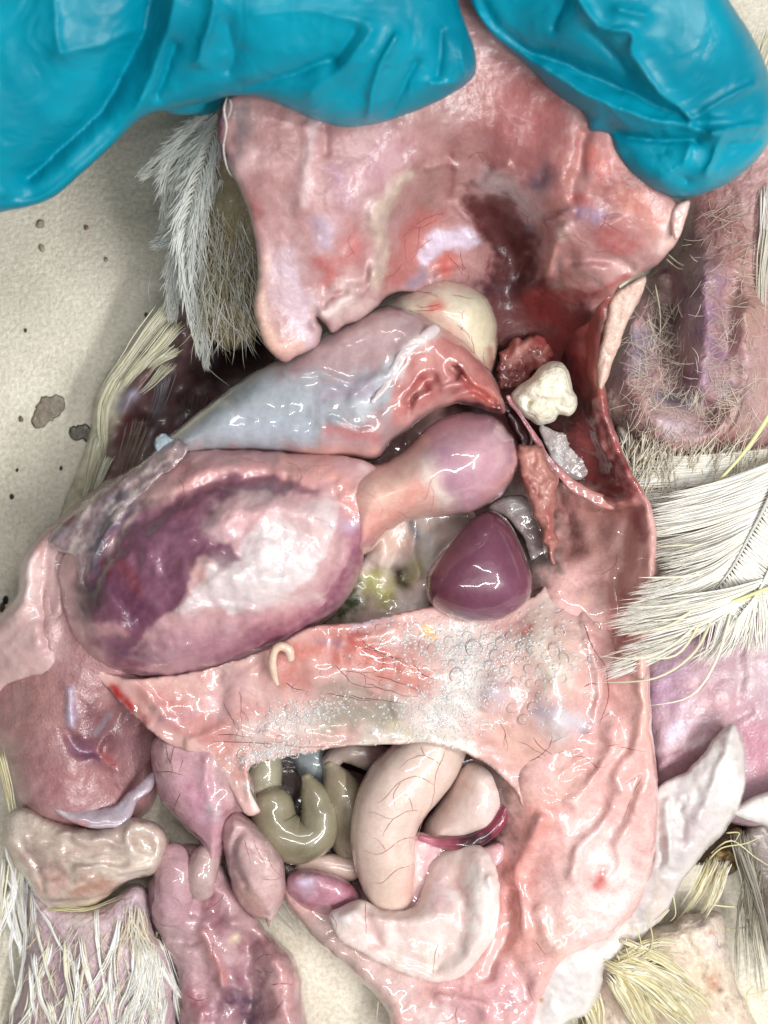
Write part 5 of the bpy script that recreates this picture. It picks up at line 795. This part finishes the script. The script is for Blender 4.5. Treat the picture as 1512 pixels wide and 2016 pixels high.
vane_to([(1560, 1020, 205), (1520, 1110, 215), (1490, 1170, 220), (1450, 1220, 225)], [(1560, 1180, 190), (1500, 1260, 190), (1440, 1290, 200), (1400, 1300, 220)], 320, WF, 4.5)
vane_to([(1545, 900, 200), (1512, 984, 215), (1470, 1065, 225), (1437, 1124, 232), (1391, 1181, 236)], [(1640, 980, 190), (1590, 1090, 195), (1540, 1180, 200), (1470, 1260, 205)], 400, WF, 5.5)
LF = [[(1400, 1180, 236), (1350, 1250, 290), (1270, 1295, 332), (1176, 1291, 305)], [(1410, 1190, 236), (1370, 1280, 290), (1290, 1335, 322), (1176, 1344, 290)], [(1440, 1200, 230), (1410, 1300, 240), (1360, 1370, 250), (1276, 1390, 240)], [(1400, 1170, 236), (1320, 1230, 320), (1214, 1250, 325)], [(1410, 1160, 236), (1330, 1190, 325), (1222, 1196, 322)], [(1430, 1120, 232), (1350, 1135, 320), (1256, 1137, 340)], [(1450, 1060, 226), (1390, 1070, 260), (1292, 1076, 335)], [(1400, 1180, 236), (1330, 1290, 310), (1212, 1284, 300)], [(1512, 1170, 216), (1430, 1190, 236), (1360, 1205, 260), (1315, 1192, 300)], [(1390, 1180, 236), (1340, 1215, 310), (1285, 1222, 330)]]
for P in LF: strands('stray_barb', [(P, 9, 2)], M_strand, bird, ['#eee9d6', '#e6e1c4'], flat=.4, jitter=.03)
for P, w in (([(1530, 790, 250), (1480, 870, 225), (1430, 930, 210), (1380, 980, 200)], 13), ([(1530, 1150, 222), (1440, 1185, 240), (1370, 1200, 262), (1318, 1194, 300)], 9)): strands('feather_shaft', [(P, w, 4)], M_strand, bird, ['#e2e0a8'], flat=.6, jitter=0)
lock([(1420, 1200, 228), (1400, 1260, 225), (1370, 1330, 215)], 30, 16, 4, WF); lock([(1500, 1180, 210), (1490, 1240, 200), (1478, 1300, 190)], 24, 22, 4, WF)
lock([(1525, 60, 120), (1500, 200, 130), (1512, 330, 140)], 50, 18, 4, ['#e4dfc8', '#d6d0b8']); lock([(1505, 370, 150), (1502, 440, 150), (1496, 520, 145)], 8, 7, 8, ['#e4e0d8']); lock([(1520, 440, 150), (1510, 560, 150), (1520, 680, 140)], 20, 9, 5, ['#dcd6c6'])
# feather edge above the flank
S = []
for i in range(420):
    x = rs(1230, 1530); y = 905+rs(-20, 60)+.02*(x-1250); S.append((wisp(x, y+rs(0, 60), rs(150, 175), rs(-1.4, -.7), rs(30, 85), rs(-.4, .4), 4, rs(0, 22)), rs(2, 4.5), .8))
strands('down', S, M_strand, flank.o, ['#d9d2be', '#e6e0d0', '#c8bca0', '#cdc6b4'], kind='stuff')
S = []
for i in range(260):
    x = rs(1215, 1330); y = rs(850, 1000); S.append((wisp(x, y, rs(140, 180), rs(1.2, 2.2), rs(40, 110), rs(-.4, .4), 4, rs(-10, 10)), rs(2, 3.6), .8))
strands('down', S, M_strand, flank.o, ['#d9d3c2', '#c9c0ac', '#e2ddd0'], kind='stuff')
# fine down on the right wing
S = []
def down(cx, cy, sx, sy, n, a0, a1, l0, l1, w=2.0):
    w *= .62; n = int(n*1.5)
    X = cx+rng.randn(n)*sx; Y = cy+rng.randn(n)*sy; ok = inside(X, Y, rwing.poly); X = X[ok]; Y = Y[ok]; Z = rwing.z(X, Y)
    for x, y, z in zip(X, Y, Z):
        S.append((wisp(x, y, z, rs(a0, a1), rs(l0, l1), rs(-1.1, 1.1), 6, rs(2, 22)), w*rs(.7, 1.3), .5))
down(1300, 720, 30, 50, 170, 0, 6.3, 25, 70); down(1320, 790, 40, 26, 150, .8, 2.2, 25, 60, 2.4); down(1440, 780, 40, 40, 110, 0, 6.3, 25, 65, 2.4); down(1290, 640, 22, 40, 60, .6, 2.4, 30, 80); down(1450, 560, 40, 90, 120, -.5, 3.5, 20, 60); down(1400, 440, 40, 40, 60, -.6, .8, 25, 60); down(1380, 700, 40, 80, 90, -.4, .6, 20, 50, 1.6); down(1340, 860, 60, 20, 90, .8, 2.4, 20, 45); down(1220, 800, 20, 40, 60, -.6, .6, 30, 60); down(1450, 860, 30, 30, 60, -2.2, -.6, 25, 60)
strands('down', S, M_strand, rwing.o, ['#dccfbe', '#e6dccb', '#cdbfae', '#d6c9bd'], kind='stuff', seg=4)
for P in ([(1315, 500, 90), (1340, 520, 95), (1382, 534, 105)], [(1312, 510, 90), (1335, 528, 92), (1360, 530, 98)], [(1290, 560, 85), (1300, 620, 95), (1298, 680, 110)], [(1275, 615, 90), (1290, 660, 110), (1330, 690, 150)]): strands('stray_barb', [(P, 3, 1)], M_strand, bird, ['#d8cdb2'], jitter=.05)
# lower left shank: long wet white feathers
WW = ['#f0efe9', '#e6e5e0', '#e4dec6', '#f3f2ee']
def shank_lock(x, y, ang, L, n=10, sp=4.5, w=4.5, colr=WW):
    P = []; a = ang; q = 6
    for i in range(q+1):
        zz_ = float(shank.z(np.array([x]), np.array([y]))[0]) if inside(np.array([x]), np.array([y]), shank.poly)[0] else 30
        P.append((x, y, zz_+10)); a += random.gauss(0, .12); x += math.cos(a)*L/q; y += math.sin(a)*L/q
    P = np.array(P); P[:, 2] = np.convolve(np.pad(P[:, 2], 1, 'edge'), [.25, .5, .25], 'valid')
    lock(P, n, sp, w, colr, 'wet_feather', .3, .8)
for i in range(15): shank_lock(rs(5, 60), rs(1640, 1760), rs(1.25, 1.6), rs(200, 340), 4, 3, 10)
for i in range(18): shank_lock(rs(60, 300), rs(1790, 1900), rs(1.35, 1.8), rs(150, 280), 4, 3, 9)
for i in range(16): shank_lock(rs(40, 330), rs(1880, 1990), rs(1.3, 2.0), rs(130, 220), 4, 3, 8)
for i in range(12): shank_lock(rs(270, 315), rs(1830, 1900), rs(1.2, 1.6), rs(120, 230), 12, 5, 4.5)
lock([(95, 1790, 168), (160, 1786, 178), (230, 1758, 172)], 8, 5, 5, ['#d6d0b0', '#cfc79a'])
S = []
_x = rng.uniform(60, 320, 220); _y = rng.uniform(1800, 2060, 220)
for x, y, z in zip(_x, _y, shank.z(_x, _y)): S.append((wisp(x, y, z, rs(1.2, 2.2), rs(30, 90), rs(-.9, .9), 5, rs(0, 18)), rs(1.4, 2.6), .8))
for i in range(40): S.append((wisp(rs(250, 285), rs(1780, 1830), 135, rs(1.1, 1.9), rs(50, 110), rs(-.8, .8), 6, 0), rs(1.5, 3), .8))
strands('down', S, M_strand, shank.o, ['#d8d0b4', '#cfc4a0', '#dedad0'], kind='stuff')
lock([(0, 1480, 140), (8, 1560, 150), (10, 1640, 145)], 12, 7, 5, ['#d6cfae', '#bfb48a']); lock([(530, 1760, 60), (560, 1800, 70), (600, 1850, 60)], 30, 12, 2.4, ['#9a9284', '#b8b4aa'])
for P in ([(622, 1850, 80), (625, 1880, 60), (618, 1890, 50)], [(680, 1920, 90), (690, 1945, 70), (708, 1950, 60)], [(700, 1925, 90), (702, 1945, 70), (715, 1955, 50)], [(745, 1970, 90), (742, 2000, 70), (740, 2030, 50)], [(760, 1980, 90), (768, 2010, 70), (775, 2030, 50)]): strands('stray_barb', [(P, 3, 1.2)], M_strand, bird, ['#d0cab8'])
# lower right: straw coloured tail feathers
ST = ['#e4dcb2', '#d8cc9c', '#ece6cc', '#ccbc8a', '#efecdf']
for P, n, sp, w in [([(1235, 1890, 165), (1290, 1870, 160), (1340, 1880, 150)], 26, 12, 5), ([(1215, 1905, 160), (1290, 1920, 160), (1350, 1960, 150), (1400, 2010, 130)], 34, 12, 6), ([(1240, 1870, 165), (1300, 1900, 165), (1360, 1950, 155)], 30, 14, 6), ([(1220, 1890, 160), (1300, 1940, 155), (1370, 2020, 130)], 30, 14, 6), ([(1210, 1920, 150), (1240, 1970, 140), (1270, 2030, 120)], 10, 10, 8), ([(1250, 1970, 140), (1280, 2020, 120), (1300, 2060, 100)], 8, 10, 8), ([(1300, 1960, 150), (1340, 2000, 140), (1370, 2050, 110)], 18, 12, 6),
                    ([(1400, 1700, 150), (1370, 1760, 140), (1340, 1800, 130)], 26, 12, 5), ([(1420, 1700, 120), (1400, 1750, 120), (1370, 1800, 120)], 20, 9, 5), ([(1150, 1960, 110), (1165, 2000, 90), (1170, 2060, 70)], 22, 14, 7), ([(1460, 1650, 120), (1490, 1760, 100), (1520, 1900, 70)], 20, 9, 6), ([(1480, 1700, 110), (1470, 1800, 80), (1490, 1960, 40)], 10, 12, 4)]:
    for i in range(9 if P[0][0] < 1350 else 5): lock(np.array(P, float)+np.array([rng.randn()*sp*1.3, rng.randn()*sp*1.1, 0]), 8, 6, w, ST if P[0][0] < 1450 else ['#8f887c', '#a8a294', '#77705f'], 'tail_feather', .4)
for P in ([(1400, 1680, 130), (1440, 1655, 135), (1490, 1690, 120), (1540, 1720, 100)], [(1430, 1640, 130), (1455, 1640, 135), (1445, 1660, 140)], [(1390, 1700, 120), (1420, 1670, 140), (1470, 1660, 140), (1510, 1640, 120)], [(1395, 1780, 100), (1450, 1785, 80), (1520, 1770, 50)], [(1470, 1740, 80), (1472, 1780, 60), (1470, 1830, 30)], [(1430, 1830, 60), (1470, 1825, 50), (1520, 1810, 30)], [(1270, 1785, 180), (1285, 1850, 170), (1270, 1880, 170), (1230, 1895, 165)], [(1250, 1820, 175), (1262, 1860, 172), (1248, 1885, 170)], [(1232, 1865, 168), (1240, 1890, 165)], [(1215, 1880, 165), (1225, 1905, 160)], [(1325, 1760, 160), (1330, 1800, 150), (1318, 1815, 150)], [(1318, 1790, 160), (1300, 1810, 160), (1290, 1815, 155)], [(1485, 1940, 60), (1470, 1960, 60), (1475, 2000, 70)], [(1520, 1945, 40), (1490, 1955, 50), (1465, 1960, 80)]):
    strands('stray_barb', [(P, 4, 1.2)], M_strand, bird, ['#e0d8ac', '#d8cfa0'], jitter=.05)
# ------------------------------------------------------------------ the gloved hand
def glove_material():
    m, N, L, B = nt('turquoise_nitrile'); co = N.new('ShaderNodeTexCoord')
    n1 = noise(N, L, co, 40, 3, .5); r = N.new('ShaderNodeValToRGB'); e = r.color_ramp.elements
    e[0].position = .3; e[0].color = (*lin('#00758c'), 1); e[1].position = .7; e[1].color = (*lin('#0092aa'), 1); L.new(n1.outputs[0], r.inputs[0]); L.new(r.outputs[0], B.inputs['Base Color'])
    B.inputs['Roughness'].default_value = .4; B.inputs['Specular IOR Level'].default_value = .18
    B.inputs['Coat Weight'].default_value = .15; B.inputs['Coat Roughness'].default_value = .1
    n2 = noise(N, L, co, 95, 2, .45, 1.6); u = N.new('ShaderNodeBump'); u.inputs['Distance'].default_value = .0007; L.new(n2.outputs[0], u.inputs['Height'])
    n3 = noise(N, L, co, 3500, 2, .5); u2 = N.new('ShaderNodeBump'); u2.inputs['Distance'].default_value = .00006; L.new(n3.outputs[0], u2.inputs['Height']); L.new(u.outputs[0], u2.inputs['Normal']); L.new(u2.outputs[0], B.inputs['Normal']); L.new(u2.outputs[0], B.inputs['Coat Normal'])
    return m
M_glove = glove_material()
hand = relief('gloved_hand',
    [(-340, 440), (-120, 436), (0, 418), (60, 406), (110, 385), (160, 342), (215, 292), (262, 246), (295, 224), (340, 214), (400, 204), (450, 190), (505, 190), (560, 210), (620, 236), (680, 250), (740, 244), (800, 226), (870, 196), (925, 160), (938, 132), (932, 90), (914, 40), (902, 0), (896, -60),
     (905, -60), (925, 0), (968, 68), (1030, 122), (1090, 182), (1148, 224), (1158, 258), (1196, 268), (1206, 302), (1238, 342), (1288, 376), (1340, 390), (1400, 376), (1450, 350), (1492, 312), (1520, 262), (1528, 200), (1504, 120), (1474, 60), (1436, 0), (1400, -90), (1340, -300), (1000, -620), (0, -720), (-340, -520)],
    [(-200, 300, 620), (0, 330, 640), (60, 380, 610), (100, 100, 720), (160, 290, 640), (290, 160, 670), (250, 230, 640), (400, 60, 740), (400, 180, 655), (500, 100, 720), (600, 60, 735), (600, 200, 650), (700, 120, 720), (690, 235, 630), (800, 60, 725), (800, 200, 640), (880, 100, 700), (925, 120, 665), (905, -30, 690), (1000, 70, 610), (1100, 60, 680), (1100, 160, 590), (1200, 120, 670), (1250, 60, 700), (1180, 245, 560), (1300, 200, 640), (1400, 120, 680), (1480, 150, 620), (1400, 250, 610), (1300, 320, 570), (1380, 350, 560), (1480, 280, 570), (1240, 300, 555), (0, -300, 800), (700, -300, 800), (1200, -300, 780)],
    '#0894b0', M_glove, None, edge=46, drop=60, under=150, h=5, nz=(4, 140), seed=40, ol=(.6, 60), warp=5, sharp=True,
    feats=[([(300, -20), (285, 55), (262, 105), (200, 215), (110, 300), (55, 350)], 69, -71), ([(262, 62), (180, 92), (115, 105)], 39, 16), ([(345, -20), (325, 80), (290, 170), (262, 235)], 39, 30), ([(108, 0), (112, 60), (122, 105)], 24, 10), ([(345, 90), (325, 150), (310, 185)], 20, -23), ([(445, 50), (462, 110), (450, 140)], 33, -18), ([(420, 0), (410, 60), (390, 120)], 21, 21), ([(650, 120), (560, 150), (480, 175)], 24, -18), ([(730, 60), (680, 130), (610, 180)], 27, 14), ([(500, 30), (600, 20), (720, 45)], 30, 9), ([(780, 70), (745, 140), (725, 240)], 15, 21), ([(700, 60), (660, 120)], 21, -12), ([(870, 60), (862, 150)], 24, -23), ([(905, 20), (910, 100), (915, 150)], 15, 16), ([(850, 165), (900, 165)], 15, 18), ([(820, 120), (790, 180), (760, 235)], 18, -18),
           ([(940, 20), (1020, 90), (1120, 130), (1230, 175), (1330, 225), (1372, 238)], 48, -47), ([(980, 60), (1060, 125), (1150, 185), (1250, 225), (1340, 245), (1400, 262)], 30, 25), ([(1130, -20), (1160, 30), (1190, 55), (1245, 65), (1245, 105), (1290, 170), (1360, 232)], 24, 26), ([(1160, 60), (1200, 100), (1230, 140)], 36, -23), ([(1200, 262), (1280, 275), (1370, 278)], 24, -31), ([(1360, 235), (1430, 195), (1485, 165)], 16, 18), ([(1400, 262), (1450, 250), (1510, 245)], 16, 21), ([(1420, 270), (1405, 310), (1390, 340)], 14, 18), ([(1360, 285), (1340, 330), (1300, 350)], 21, 10), ([(1440, 290), (1490, 280)], 18, -15), ([(1350, 355)], 24, -21), ([(1220, 20), (1270, 30)], 24, 16), ([(1110, 0), (1090, 50)], 28, -21), ([(1400, 225), (1440, 225)], 16, 10), ([(1240, 300), (1310, 300)], 24, -10)])
tag(hand.o, 'hand in a turquoise nitrile glove lifting the breast at the top of the picture', 'hand')
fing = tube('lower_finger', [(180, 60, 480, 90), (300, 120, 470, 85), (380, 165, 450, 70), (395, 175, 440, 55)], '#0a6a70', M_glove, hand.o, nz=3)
